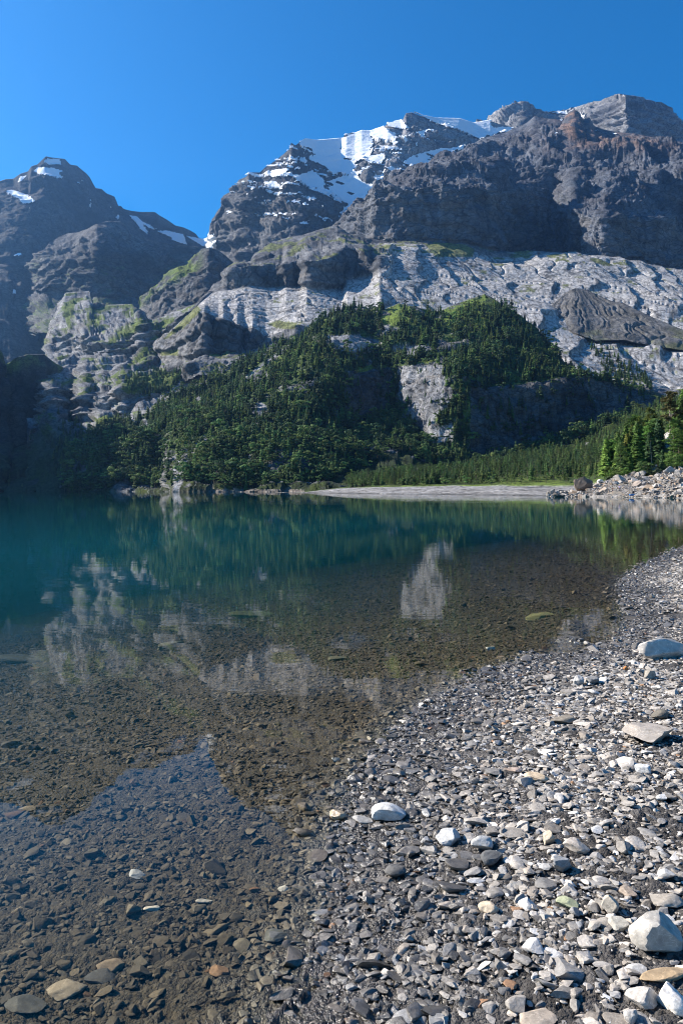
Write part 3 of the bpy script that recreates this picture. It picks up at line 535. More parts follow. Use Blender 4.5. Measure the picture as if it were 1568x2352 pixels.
# near ground, finest at the camera
yy = 1.5*(60/1.5)**(np.linspace(0, 1, 560)); uu = np.linspace(-.85, .85, 620)
GX = yy[:, None]*uu[None]; GY = yy[:, None]*np.ones_like(uu)[None]
GZ = ground(GX, GY)
GZ = GZ + cells((GX, GY, GX*0), .035, 1, 5)*.006*smooth(9, 5, GY) + cells((GX, GY, GX*0), .10, 1, 7)*.012
def ground_cols(X, Y, Z):
    n = fbm((X, Y, X*0), .5, 4, 1.); n2 = fbm((X, Y, X*0), 3, 3, 2.)
    C = lerpc(rgb((.070, .064, .058), X.shape), (.036, .032, .028), smooth(-.4, .3, n))
    wetn = (1-smooth(.02, .085, Z+n2*.02))
    C = lerpc(C, (.045, .04, .034), wetn)
    under = smooth(.0, -.05, Z); C = lerpc(C, (.034, .027, .017), under); C = lerpc(C, (.05, .039, .025), under*smooth(.0, .5, n2)*.7)
    C = lerpc(C, (.10, .12, .09), smooth(-.8, -2.5, Z))
    return np.concatenate([C, (wetn*(1-under))[..., None]], -1)
mg, t, n, b = new_mat('gravelly_mud')
at = n.new('ShaderNodeAttribute'); at.attribute_name = 'Col'
g = n.new('ShaderNodeNewGeometry')
vo = n.new('ShaderNodeTexVoronoi'); vo.inputs['Scale'].default_value = 75; link(t, g.outputs['Position'], vo.inputs['Vector'])
vo2 = n.new('ShaderNodeTexVoronoi'); vo2.inputs['Scale'].default_value = 190; link(t, g.outputs['Position'], vo2.inputs['Vector'])
sp = n.new('ShaderNodeSeparateColor'); link(t, vo.outputs['Color'], sp.inputs[0])
mr = n.new('ShaderNodeMapRange'); mr.inputs[1].default_value = .0; mr.inputs[2].default_value = 1; mr.inputs[3].default_value = .45; mr.inputs[4].default_value = 1.9; link(t, sp.outputs[0], mr.inputs[0])
vm = n.new('ShaderNodeVectorMath'); vm.operation = 'SCALE'; link(t, at.outputs['Color'], vm.inputs[0]); link(t, mr.outputs[0], vm.inputs['Scale']); link(t, vm.outputs[0], b.inputs['Base Color'])
ad = n.new('ShaderNodeMath'); ad.operation = 'MULTIPLY_ADD'; link(t, vo2.outputs['Distance'], ad.inputs[0]); ad.inputs[1].default_value = .5; link(t, vo.outputs['Distance'], ad.inputs[2])
bp = n.new('ShaderNodeBump'); bp.invert = True; bp.inputs['Strength'].default_value = 1; bp.inputs['Distance'].default_value = .008; link(t, ad.outputs[0], bp.inputs['Height']); link(t, bp.outputs[0], b.inputs['Normal'])
mr2 = n.new('ShaderNodeMapRange'); mr2.inputs[3].default_value = .95; mr2.inputs[4].default_value = .28; link(t, at.outputs['Alpha'], mr2.inputs[0]); link(t, mr2.outputs[0], b.inputs['Roughness'])
MAT_MUD = mg
C = ground_cols(GX, GY, GZ)
struct(mesh_obj('pebble_beach_ground', np.stack([GX, GY, GZ], -1).reshape(-1, 3), grid_faces(*GX.shape), MAT_MUD, cols=C.reshape(-1, 4)))
# coarse ground further round (behind and beside the camera, deep lake bed)
cx = np.linspace(-1, 1, 150); cxx = np.sign(cx)*(np.abs(cx)**2.2)*1500
cy = np.linspace(0, 1, 150); cyy = -60+1500*cy**2.0
CX, CY = np.meshgrid(cxx, cyy); CZ = ground(CX, CY)-.12
CZ = np.where((CY > 1.5) & (CY < 60) & (np.abs(CX) < .85*CY), CZ-.6, CZ)
CZ = np.where(CY > 140, np.minimum(CZ, -8), CZ)
C = ground_cols(CX, CY, CZ)
struct(mesh_obj('lake_bed', np.stack([CX, CY, CZ], -1).reshape(-1, 3), grid_faces(*CX.shape), MAT_MUD, cols=C.reshape(-1, 4)))

# the lake surface
mw, t, n, b = new_mat('lake_water'); n.remove(b); out = n['Material Output']
tr = n.new('ShaderNodeBsdfTransparent'); tr.inputs[0].default_value = (.93, .92, .84, 1)
di = n.new('ShaderNodeBsdfDiffuse'); di.inputs[0].default_value = (.002, .075, .095, 1)
gl = n.new('ShaderNodeBsdfGlossy'); gl.inputs['Roughness'].default_value = 0.0; gl.inputs[0].default_value = (.9, .9, .9, 1)
at = n.new('ShaderNodeAttribute'); at.attribute_name = 'Col'
m1 = n.new('ShaderNodeMixShader'); link(t, at.outputs['Fac'], m1.inputs[0]); link(t, tr.outputs[0], m1.inputs[1]); link(t, di.outputs[0], m1.inputs[2])
g = n.new('ShaderNodeNewGeometry')
dt = n.new('ShaderNodeVectorMath'); dt.operation = 'DOT_PRODUCT'; link(t, g.outputs['Incoming'], dt.inputs[0])
ab_ = n.new('ShaderNodeMath'); ab_.operation = 'ABSOLUTE'; link(t, dt.outputs['Value'], ab_.inputs[0])
om = n.new('ShaderNodeMath'); om.operation = 'SUBTRACT'; om.inputs[0].default_value = 1; link(t, ab_.outputs[0], om.inputs[1]); om.use_clamp = True
pw = n.new('ShaderNodeMath'); pw.operation = 'POWER'; pw.inputs[1].default_value = 5.7; link(t, om.outputs[0], pw.inputs[0])
fr = n.new('ShaderNodeMath'); fr.operation = 'MULTIPLY_ADD'; fr.inputs[1].default_value = .985; fr.inputs[2].default_value = .012; link(t, pw.outputs[0], fr.inputs[0])
m2 = n.new('ShaderNodeMixShader'); link(t, fr.outputs[0], m2.inputs[0]); link(t, m1.outputs[0], m2.inputs[1]); link(t, gl.outputs[0], m2.inputs[2]); link(t, m2.outputs[0], out.inputs[0])
g = n.new('ShaderNodeNewGeometry'); mp = n.new('ShaderNodeMapping'); mp.inputs['Scale'].default_value = (1.2, 2.6, 1); link(t, g.outputs['Position'], mp.inputs[0])
nz = n.new('ShaderNodeTexNoise'); nz.inputs['Scale'].default_value = 1.0; nz.inputs['Detail'].default_value = 4; nz.inputs['Roughness'].default_value = .5; link(t, mp.outputs[0], nz.inputs['Vector'])
nb = n.new('ShaderNodeTexNoise'); nb.inputs['Scale'].default_value = .07; nb.inputs['Detail'].default_value = 3; link(t, g.outputs['Position'], nb.inputs['Vector'])
mrr = n.new('ShaderNodeMapRange'); mrr.inputs[1].default_value = .4; mrr.inputs[2].default_value = .65; mrr.inputs[3].default_value = .5; mrr.inputs[4].default_value = 1.6; link(t, nb.outputs['Fac'], mrr.inputs[0])
bp = n.new('ShaderNodeBump'); bp.inputs['Distance'].default_value = .0016; link(t, nz.outputs['Fac'], bp.inputs['Height']); link(t, mrr.outputs[0], bp.inputs['Strength'])
link(t, bp.outputs[0], gl.inputs['Normal']); link(t, bp.outputs[0], dt.inputs[1])
wy = np.concatenate([np.linspace(-60, .5, 20), .8*(1700/.8)**np.linspace(0, 1, 420)])
wx = np.linspace(-1, 1, 261); WXX = np.sign(wx)[None]*(np.abs(wx)[None]**1.6)*(6+1.3*np.abs(wy))[:, None]; WYY = wy[:, None]*np.ones(261)[None]
dep = np.clip(-ground(WXX, WYY), 0, 50); dep = np.where(WYY > 45, np.maximum(dep, 3*smooth(45, 60, WYY)), dep)
far_shallow = 0
murk = 1-np.exp(-(dep/.88)**1.6)
struct(mesh_obj('lake', np.stack([WXX, WYY, WXX*0], -1).reshape(-1, 3), grid_faces(*WXX.shape), mw, cols=np.repeat(murk.reshape(-1, 1), 3, 1)))

# ================================================================== scatter helpers
def ico(sub):
    import bmesh
    bm = bmesh.new(); bmesh.ops.create_icosphere(bm, subdivisions=sub, radius=1)
    V = np.array([v.co[:] for v in bm.verts]); F = np.array([[v.index for v in f.verts] for f in bm.faces]); bm.free(); return V, F
ICO = {k: ico(k) for k in (2, 3, 4)}
def stone_mesh(name, seed, sub=3, dims=(1, .72, .42), planes=9, cut=(.45, .82), rnd=.0, mat=None, lumps=.1):
    r = np.random.default_rng(seed); V, F = ICO[sub]; V = V.copy()
    for _ in range(planes):
        nn = r.normal(size=3); nn /= np.linalg.norm(nn); c = r.uniform(*cut)
        h = V@nn; k = h > c; V[k] -= (h[k]-c)[:, None]*nn
    X = (V[:, 0]*1.0+seed*3.7, V[:, 1], V[:, 2])
    V *= (1+lumps*fbm(X, .9, 3)[:, None]+.25*lumps*fbm(X, .22, 2)[:, None])
    V *= np.array(dims)
    V -= (V.max(0)+V.min(0))/2; V /= np.abs(V[:, :2]).max()
    me = bpy.data.meshes.new(name); me.from_pydata(V.tolist(), [], F.tolist()); me.update()
    me.polygons.foreach_set('use_smooth', np.ones(len(F), bool)); me.set_sharp_from_angle(angle=radians(28))
    if mat: me.materials.append(mat)
    return me
def attr_mat(name, kind):
    m, t, n, b = new_mat(name)
    at = n.new('ShaderNodeAttribute'); at.attribute_type = 'INSTANCER'; at.attribute_name = 'tint'
    aw = n.new('ShaderNodeAttribute'); aw.attribute_type = 'INSTANCER'; aw.attribute_name = 'wet'
    tc = n.new('ShaderNodeTexCoord'); oi = n.new('ShaderNodeObjectInfo')
    sc = n.new('ShaderNodeVectorMath'); sc.operation = 'ADD'; link(t, tc.outputs['Object'], sc.inputs[0])
    rm = n.new('ShaderNodeMath'); rm.operation = 'MULTIPLY'; rm.inputs[1].default_value = 40; link(t, oi.outputs['Random'], rm.inputs[0]); link(t, rm.outputs[0], sc.inputs[1])
    if kind == 'stone':
        nz = n.new('ShaderNodeTexNoise'); nz.inputs['Scale'].default_value = 2.6; nz.inputs['Detail'].default_value = 9; nz.inputs['Roughness'].default_value = .68; link(t, sc.outputs[0], nz.inputs['Vector'])
        mr = n.new('ShaderNodeMapRange'); mr.inputs[1].default_value = .3; mr.inputs[2].default_value = .7; mr.inputs[3].default_value = .62; mr.inputs[4].default_value = 1.35; link(t, nz.outputs['Fac'], mr.inputs[0])
        wv = n.new('ShaderNodeTexNoise'); wv.inputs['Scale'].default_value = 1.1; wv.inputs['Detail'].default_value = 3; wv.inputs['Distortion'].default_value = 1.5; link(t, sc.outputs[0], wv.inputs['Vector'])
        ab = n.new('ShaderNodeMath'); ab.operation = 'SUBTRACT'; link(t, wv.outputs['Fac'], ab.inputs[0]); ab.inputs[1].default_value = .5
        ab2 = n.new('ShaderNodeMath'); ab2.operation = 'ABSOLUTE'; link(t, ab.outputs[0], ab2.inputs[0])
        vr = n.new('ShaderNodeMapRange'); vr.inputs[1].default_value = .0; vr.inputs[2].default_value = .012; vr.inputs[3].default_value = 1.5; vr.inputs[4].default_value = 1.0; link(t, ab2.outputs[0], vr.inputs[0])
        mm = n.new('ShaderNodeMath'); mm.operation = 'MULTIPLY'; link(t, mr.outputs[0], mm.inputs[0]); link(t, vr.outputs[0], mm.inputs[1])
        vs = n.new('ShaderNodeVectorMath'); vs.operation = 'SCALE'; link(t, at.outputs['Color'], vs.inputs[0]); link(t, mm.outputs[0], vs.inputs['Scale']); link(t, vs.outputs[0], b.inputs['Base Color'])
        bp = n.new('ShaderNodeBump'); bp.inputs['Distance'].default_value = .006; bp.inputs['Strength'].default_value = .7; link(t, nz.outputs['Fac'], bp.inputs['Height']); link(t, bp.outputs[0], b.inputs['Normal'])
        rr = n.new('ShaderNodeMapRange'); rr.inputs[3].default_value = .85; rr.inputs[4].default_value = .16; link(t, aw.outputs['Fac'], rr.inputs[0]); link(t, rr.outputs[0], b.inputs['Roughness'])
        b.inputs['Specular IOR Level'].default_value = .5
    return m
MAT_STONE = attr_mat('stone', 'stone')
def foliage_mat(name):
    m, t, n, b = new_mat(name)
    at = n.new('ShaderNodeAttribute'); at.attribute_type = 'INSTANCER'; at.attribute_name = 'tint'
    g = n.new('ShaderNodeNewGeometry'); nz = n.new('ShaderNodeTexNoise'); nz.inputs['Scale'].default_value = .8; nz.inputs['Detail'].default_value = 3; link(t, g.outputs['Position'], nz.inputs['Vector'])
    mr = n.new('ShaderNodeMapRange'); mr.inputs[1].default_value = .3; mr.inputs[2].default_value = .7; mr.inputs[3].default_value = .6; mr.inputs[4].default_value = 1.45; link(t, nz.outputs['Fac'], mr.inputs[0])
    vs = n.new('ShaderNodeVectorMath'); vs.operation = 'SCALE'; link(t, at.outputs['Color'], vs.inputs[0]); link(t, mr.outputs[0], vs.inputs['Scale']); link(t, vs.outputs[0], b.inputs['Base Color'])
    b.inputs['Roughness'].default_value = .75; b.inputs['Specular IOR Level'].default_value = .2
    tl = n.new('ShaderNodeBsdfTranslucent'); link(t, vs.outputs[0], tl.inputs[0]); mxs = n.new('ShaderNodeMixShader'); mxs.inputs[0].default_value = .3
    link(t, b.outputs[0], mxs.inputs[1]); link(t, tl.outputs[0], mxs.inputs[2]); link(t, mxs.outputs[0], n['Material Output'].inputs[0])
    return m
MAT_LEAF = foliage_mat('foliage')
MAT_BARK, t, n, b = new_mat('bark'); b.inputs['Base Color'].default_value = (.10, .075, .055, 1); b.inputs['Roughness'].default_value = .9
MAT_BARKP, t, n, b = new_mat('pale_bark'); b.inputs['Base Color'].default_value = (.30, .25, .20, 1); b.inputs['Roughness'].default_value = .9

def gn_scatter(name, P, rot, scl, idx, tint, wet, protos):
    me = bpy.data.meshes.new(name); n_ = len(P); me.vertices.add(n_); me.vertices.foreach_set('co', np.asarray(P, np.float32).ravel())
    for nm, ty, dat in (('rot', 'FLOAT_VECTOR', rot), ('scl', 'FLOAT_VECTOR', scl), ('tint', 'FLOAT_VECTOR', tint)):
        at = me.attributes.new(nm, ty, 'POINT'); at.data.foreach_set('vector', np.asarray(dat, np.float32).ravel())
    at = me.attributes.new('idx', 'INT', 'POINT'); at.data.foreach_set('value', np.asarray(idx, np.int32))
    at = me.attributes.new('wet', 'FLOAT', 'POINT'); at.data.foreach_set('value', np.asarray(wet, np.float32))
    o = bpy.data.objects.new(name, me); COL.objects.link(o)
    pc = bpy.data.collections.new(name+'_kinds')
    for i, pm in enumerate(protos):
        po = bpy.data.objects.new(f'{name}_kind_{i:02d}', pm); pc.objects.link(po)
    ng = bpy.data.node_groups.new(name+'_scatter', 'GeometryNodeTree')
    ng.interface.new_socket('Geometry', in_out='INPUT', socket_type='NodeSocketGeometry'); ng.interface.new_socket('Geometry', in_out='OUTPUT', socket_type='NodeSocketGeometry')
    N = ng.nodes; gi = N.new('NodeGroupInput'); go = N.new('NodeGroupOutput'); ip = N.new('GeometryNodeInstanceOnPoints'); ci = N.new('GeometryNodeCollectionInfo')
    ci.inputs['Collection'].default_value = pc; ci.inputs['Separate Children'].default_value = True; ci.inputs['Reset Children'].default_value = True
    def na(nm, ty):
        a_ = N.new('GeometryNodeInputNamedAttribute'); a_.data_type = ty; a_.inputs['Name'].default_value = nm; return a_
    L = ng.links.new
    L(gi.outputs[0], ip.inputs['Points']); L(ci.outputs[0], ip.inputs['Instance']); ip.inputs['Pick Instance'].default_value = True
    L(na('idx', 'INT').outputs['Attribute'], ip.inputs['Instance Index'])
    er = N.new('FunctionNodeEulerToRotation'); L(na('rot', 'FLOAT_VECTOR').outputs['Attribute'], er.inputs[0]); L(er.outputs[0], ip.inputs['Rotation'])
    L(na('scl', 'FLOAT_VECTOR').outputs['Attribute'], ip.inputs['Scale']); L(ip.outputs[0], go.inputs[0])
    md = o.modifiers.new('scatter', 'NODES'); md.node_group = ng
    o['kind'] = 'stuff'; return o
def single(name, me, loc, rot, scl, tint, wet, label, cat, group=None):
    o = bpy.data.objects.new(name, me); COL.objects.link(o)
    o.location = [float(v) for v in loc]; o.rotation_euler = [float(v) for v in rot]; o.scale = [float(v) for v in scl]
    o['tint'] = [float(v) for v in tint]; o['wet'] = float(wet)
    o['label'] = label; o['category'] = cat
    if group: o['group'] = group
    return o

# ================================================================== STONES
KIND = [stone_mesh(f'stone_shape_{i}', 50+i, 3, d, p, (.4, .8), mat=MAT_STONE) for i, (d, p) in enumerate([((1,.7,.3),9),((1,.62,.26),10),((1,.8,.34),8),((1,.55,.36),11),((1,.75,.5),10),((1,.85,.6),9),((1,.6,.22),9),((1,.7,.42),12),((1,.9,.45),8),((1,.66,.55),10)])]
KH = [max(v.co.z for v in m.vertices) for m in KIND]
def stone_tint(n_, Z, rng):
    v = np.exp(rng.normal(0, .33, n_)); base = np.array((.325, .293, .252))[None]*v[:, None]
    k = rng.random(n_)
    base = np.where((k < .13)[:, None], np.array((.29, .25, .205))[None]*v[:, None], base)
    base = np.where((k > .93)[:, None], np.array((.46, .445, .42))[None]*np.clip(v, .8, 1.2)[:, None], base)
    base = np.where(((k > .915) & (k < .925))[:, None], np.array((.30, .17, .09))[None]*v[:, None], base)
    base = np.where(((k > .5) & (k < .7))[:, None], np.array((.24, .227, .21))[None]*v[:, None], base)
    wet = 1-smooth(.02, .08, Z+rng.normal(0, .012, n_)); under = smooth(.0, -.04, Z)
    b = base*(1-.55*wet)[:, None]
    b = b*(1-under*.58)[:, None]*(1+under[:, None]*(np.array((1.18, 1.0, .72))-1))
    return np.clip(b, .01, .68), wet*(1-under)
Ps, Rs, Ss, Is, Ts, Ws, Sz = [], [], [], [], [], [], []
rng = np.random.default_rng(21)
for (s0, s1, dens, ymax) in [(.005, .010, 1500, 5.5), (.009, .018, 950, 9.5), (.016, .028, 520, 16), (.025, .042, 95, 30), (.038, .062, 9, 34), (.055, .09, .9, 34)]:
    ymin = 1.9; U = .52
    N_ = int(dens*U*(ymax**2-ymin**2)); Y = np.sqrt(rng.uniform(ymin**2, ymax**2, N_)); X = Y*rng.uniform(-U, U, N_)
    d = sdist(X, Y); cl = fbm((X, Y, X*0), .9, 3, 31.)
    keep = np.where(d > 0, rng.random(N_) < smooth(-.55, .05, cl+.15)*.90+.10, (rng.random(N_) < smooth(-.6, .1, cl)*.85+.15) & (d > -9.5))
    keep &= ~((d < -.0) & (d < -5) & (s1 < .02))
    X, Y, d = X[keep], Y[keep], d[keep]; n_ = len(X)
    s = rng.uniform(s0, s1, n_)*np.where(d < -.3, .82, 1)
    Z = ground(X, Y); ix = rng.integers(0, len(KIND), n_); hh = np.array(KH)[ix]*s
    T, Wt = stone_tint(n_, Z, rng)
    Ps.append(np.stack([X, Y, Z+hh*rng.uniform(.15, .85, n_)], -1)); tl = np.clip(.03/s, .1, 1)*0+.22
    Rs.append(np.stack([rng.normal(0, .2, n_), rng.normal(0, .2, n_), rng.uniform(0, 6.28, n_)], -1)); Ss.append(np.stack([s, s*rng.uniform(.8, 1.1, n_), s*rng.uniform(.5, 1.05, n_)], -1))
    Is.append(ix); Ts.append(T); Ws.append(Wt); Sz.append(s*2*783/Y)
Ps, Rs, Ss, Is, Ts, Ws, Sz = [np.concatenate(q) for q in (Ps, Rs, Ss, Is, Ts, Ws, Sz)]

# the stones one would point at: x, y of the foot, width, height, colour, wet, label
FEAT = [
 (893,1888,80,58,(.50,.51,.52),0,'large rounded pale grey boulder at the waterline','boulder',(1,.8,.7),8),
 (775,1884,42,32,(.40,.33,.24),.9,'tan cobble standing in the shallow water left of the pale boulder','stone',(1,.85,.7),7),
 (832,1893,54,24,(.30,.30,.30),.3,'flat layered grey stone touching the left side of the pale boulder','stone',(1,.8,.35),9),
 (1034,1942,62,48,(.44,.45,.46),0,'blocky pale grey cobble, left of a pair on dark gravel','stone',(1,.8,.7),9),
 (1112,1958,58,46,(.44,.45,.45),0,'blocky pale grey cobble, right of a pair on dark gravel','stone',(1,.85,.75),9),
 (1262,1942,30,42,(.46,.40,.32),0,'narrow tan stone standing upright on the gravel','stone',(.8,.7,1),8),
 (1328,1962,60,44,(.36,.33,.30),0,'pitted brown grey cobble right of the upright tan stone','stone',(1,.8,.7),9),
 (910,2020,50,42,(.10,.10,.10),.1,'dark grey triangular stone in shade below the pale boulder','stone',(1,.8,.8),10),
 (1290,2006,54,50,(.24,.255,.275),0,'blue grey angular stone with a pointed left side','stone',(1,.7,.8),10),
 (1128,1988,56,40,(.10,.105,.11),0,'dark slate block leaning among pale stones','stone',(1,.6,.7),8),
 (1403,2098,40,52,(.40,.37,.32),0,'sandy egg shaped stone at the right, upper of two by a deep shadow','stone',(.8,.7,.9),7),
 (1447,2062,46,34,(.30,.25,.21),0,'brown rounded cobble near the right edge','stone',(1,.8,.7),7),
 (1425,2140,48,42,(.36,.35,.32),0,'wedge shaped grey stone left of the biggest rock','stone',(1,.8,.8),8),
 (1520,2195,126,128,(.40,.385,.36),0,'biggest rock on the beach, pale grey angular block at the right edge','rock',(1,.8,.82),10),
 (1540,2090,90,50,(.34,.31,.27),0,'mottled tan slab with white vein behind the biggest rock','stone',(1,.8,.4),10),
 (1530,2258,118,38,(.36,.27,.17),0,'long brown rounded stone lying below the biggest rock','stone',(1,.4,.35),6),
 (1556,2330,84,76,(.66,.65,.63),0,'bright white rock in the lower right corner','rock',(1,.85,.8),9),
 (1482,2322,74,66,(.42,.40,.38),0,'smooth grey rounded cobble beside the bright white rock','stone',(1,.8,.75),7),
 (1450,2352,36,46,(.42,.41,.40),0,'upright egg shaped grey cobble at the bottom edge','stone',(.8,.8,1),6),
 (1242,2368,96,50,(.36,.31,.26),0,'tan angular rock cut by the bottom edge of the picture','rock',(1,.8,.55),9),
 (1124,2102,50,40,(.46,.39,.30),0,'flat tan stone with square corners in the middle of the beach','stone',(1,.9,.35),6),
 (1307,2090,54,36,(.33,.36,.24),0,'greenish lichen coloured flat stone','stone',(1,.85,.35),9),
 (1503,1712,118,60,(.34,.31,.28),0,'large tan and grey slab at the right edge of the upper beach','rock',(1,.8,.45),10),
 (1520,1652,58,28,(.13,.12,.10),0,'dark brown stone leaning behind the large tan slab','stone',(1,.7,.45),8),
 (1297,1664,66,24,(.20,.18,.15),0,'brown rectangular block lying in its own shadow','stone',(1,.55,.38),5),
 (1233,1796,56,26,(.52,.42,.30),0,'peach coloured flat stone on the mid beach','stone',(1,.7,.35),8),
 (1180,1776,44,20,(.42,.34,.30),0,'pinkish flat stone beside the peach coloured one','stone',(1,.6,.35),8),
 (1532,1514,146,60,(.50,.47,.43),.1,'long white log shaped boulder half in shade at the far right','boulder',(1,.4,.42),8),
 (1437,1540,14,12,(.50,.20,.06),.2,'small bright orange stone on the upper beach','stone',(1,.8,.8),6),
 (1362,1572,34,24,(.26,.26,.26),0,'rounded dark grey cobble with a pale tip','stone',(1,.8,.65),6),
 (1330,1574,26,28,(.42,.42,.42),0,'pointed pale stone left of the rounded dark cobble','stone',(.8,.7,.9),9),
 (1480,1780,40,34,(.44,.46,.49),0,'bluish white cobble below the large tan slab','stone',(1,.8,.75),8),
 (1492,1560,30,26,(.34,.31,.27),0,'tan cobble with shaded front right of the orange stone','stone',(1,.8,.8),6),
 (1125,1494,32,12,(.60,.60,.58),.3,'white angular stone poking out of the shallow water','stone',(1,.5,.45),7),
 (770,1750,20,14,(.50,.51,.53),.5,'small pale stone poking out of the water near the middle','stone',(1,.7,.6),7),
 (312,2018,48,32,(.30,.31,.33),0,'flat light grey stone lying under the clear water','submerged stone',(1,.75,.3),8),
 (244,2236,62,46,(.17,.13,.09),0,'rusty brown block under the water at the lower left','submerged stone',(1,.8,.6),9),
 (228,2264,80,44,(.05,.05,.05),0,'black stone in front of the rusty brown block under water','submerged stone',(1,.7,.45),9),
 (146,2290,80,44,(.22,.185,.14),0,'tan submerged stone left of the black stone','submerged stone',(1,.7,.4),9),
 (50,2330,96,50,(.07,.07,.065),0,'long dark submerged slab near the bottom left corner','submerged stone',(1,.6,.35),9),
 (500,2244,48,34,(.20,.12,.07),0,'orange brown submerged stone near the bottom middle','submerged stone',(1,.85,.4),7),
 (632,2165,58,38,(.085,.09,.09),0,'dark grey submerged block near the wet shore edge','submerged stone',(1,.8,.5),8),
 (346,2096,38,26,(.45,.42,.38),0,'white lumpy submerged stone in the left water','submerged stone',(1,.8,.6),9),
 (650,2048,24,20,(.50,.48,.45),0,'small white submerged stone close to the shore','submerged stone',(1,.8,.7),8),
 (468,2076,40,16,(.36,.34,.31),0,'pale elongated submerged stone left of the small white one','submerged stone',(1,.45,.3),8),
 (1238,1421,92,14,(.19,.19,.09),0,'olive flat slab just under the water off the right shore','submerged slab',(1,.5,.12),8),
 (585,1418,130,18,(.12,.13,.06),0,'long dim green slab deep under the water in the middle','submerged slab',(1,.5,.14),7),
 (390,1492,62,22,(.14,.14,.10),0,'broad olive grey slab under the water at the left','submerged slab',(1,.5,.2),8),
 (36,1524,120,24,(.08,.085,.07),0,'dark flat slab under water at the left edge','submerged slab',(1,.5,.16),6),
 (775,1518,46,12,(.10,.10,.07),0,'dark thin slab under water below the cliff reflection','submerged slab',(1,.5,.2),7),
 (600,1400,1,1,(.1,.1,.1),0,None,'',(1,1,1),1),
]
fpos = []
for i, (x, y, wpx, hpx, c, wt, lab, cat, dims, npl) in enumerate(FEAT):
    if lab is None: continue
    c = tuple(q*k_ for q, k_ in zip(c, (1.0, .96, .89)))
    z = 0.0
    for _ in range(12):
        X, D = unpx(x, y, z); z = .5*z+.5*float(ground(np.array([X]), np.array([D]))[0])
    X, D = unpx(x, y, z)
    sw = wpx/FOC*D/2
    me = stone_mesh(cat.replace(' ', '_'), 300+i*7, 4, dims, npl, (.5, .85), mat=MAT_STONE, lumps=.12)
    zz = np.array([v.co.z for v in me.vertices]); hz = zz.max()-zz.min()
    el = math.atan2(EYE-z, D)
    if 'submerged' in cat and 'slab' not in cat: hz_t = .8*hpx/FOC*D*.55
    else: hz_t = max(hpx/FOC*D - dims[1]*sw*2*math.sin(el)*.75, .22*sw*dims[2]*2)
    sz = max(hz_t/hz, .35*sw) if 'slab' not in cat else hz_t/hz
    sz = min(sz, sw*1.6)
    yb = D+sw*dims[1]*.7
    zg = float(ground(np.array([X]), np.array([yb]))[0])
    if 'slab' in cat: zg = min(zg, -.03-hz*sz*.5)+hz*sz*.1
    o = single(cat.replace(' ', '_'), me, (X, yb, zg+hz*sz*.38), (0.08*math.sin(i*2.1), .1*math.sin(i*3.3), .5*math.sin(i*1.7) if wpx > 90 else math.sin(i*5.)*.7), (sw, sw, sz), c, wt, lab, cat)
    fpos.append((X, yb, sw))
fp = np.array(fpos)
dmin = np.min(np.hypot(Ps[:, 0][:, None]-fp[:, 0][None], Ps[:, 1][:, None]-fp[:, 1][None])/fp[:, 2][None], axis=1)
ok = (dmin > 1.05) | (Sz < 6)
Ps, Rs, Ss, Is, Ts, Ws, Sz = [q[ok] for q in (Ps, Rs, Ss, Is, Ts, Ws, Sz)]
# little islets of wet stones just off the beach
ix_ = []
for (x, y, sx, n_) in [(1200,1499,14,10),(1218,1500,8,6),(1292,1472,10,10),(1310,1468,10,16),(1330,1474,14,14),(1355,1480,12,10),(1385,1486,16,12),(1470,1452,10,6),(1440,1455,10,5),(970,1622,8,5),(1405,1490,10,8),(848,1786,6,4)]:
    for k in range(n_):
        X, D = unpx(x+rng.normal(0, sx*.6), y+rng.normal(0, 2.2)); s = rng.uniform(.012, .04); ii = rng.integers(0, len(KIND))
        g0 = float(ground(np.array([X]), np.array([D]))[0]); ix_.append((X, D, max(g0, -.02)+rng.uniform(0, .022), s, ii))
ix_ = np.array(ix_)
n_ = len(ix_); T_, W_ = stone_tint(n_, np.full(n_, .03), rng)
Ps = np.concatenate([Ps, ix_[:, :3]]); Rs = np.concatenate([Rs, rng.normal(0, .4, (n_, 3))]); Ss = np.concatenate([Ss, np.repeat(ix_[:, 3:4], 3, 1)]); Is = np.concatenate([Is, ix_[:, 4].astype(int)]); Ts = np.concatenate([Ts, T_]); Ws = np.concatenate([Ws, W_]); Sz = np.concatenate([Sz, ix_[:, 3]*0+3])
inview = (np.abs(Ps[:, 0]/Ps[:, 1]) < .425) & ((HY+(EYE-Ps[:, 2])/Ps[:, 1]*FOC) < 2345)
land = sdist(Ps[:, 0], Ps[:, 1]) > 0.02
pick = np.zeros(len(Ps), bool)
for m_, cap in ((land, 285), (~land, 285)):
    c = np.where(m_ & inview)[0]; c = c[np.argsort(-Sz[c])[:cap]]; pick[c] = True
FSHORT = [(p, q) for p, q in zip(fpos, [f for f in FEAT if f[7-1]]) ]
SHAPE = ['flat angular', 'thin flat', 'broad flat', 'long narrow', 'blocky', 'chunky', 'very thin', 'angular', 'broad', 'lumpy']
def where_from(X, Y):
    k = int(np.argmin([math.hypot(p[0]-X, p[1]-Y)-p[2] for p, _ in FSHORT])); (fx, fy, fs), f = FSHORT[k]
    dx, dy = X-fx, Y-fy; nm = f[6]
    for cut in (' standing', ' touching', ', ', ' lying', ' leaning', ' in shade', ' poking', ' with', ' cut by', ' at the', ' under ', ' in the', ' right of', ' left of', ' beside', ' below', ' on the', ' near', ' just', ' deep', ' close', ' behind', ' half', ' in front'):
        nm = nm.split(cut)[0]
    far_ = math.hypot(dx, dy) > 6*fs+.1
    return ('well ' if far_ else 'just ')+('right of' if dx > abs(dy) else 'left of' if -dx > abs(dy) else 'beyond' if dy > 0 else 'nearer than')+' the '+nm
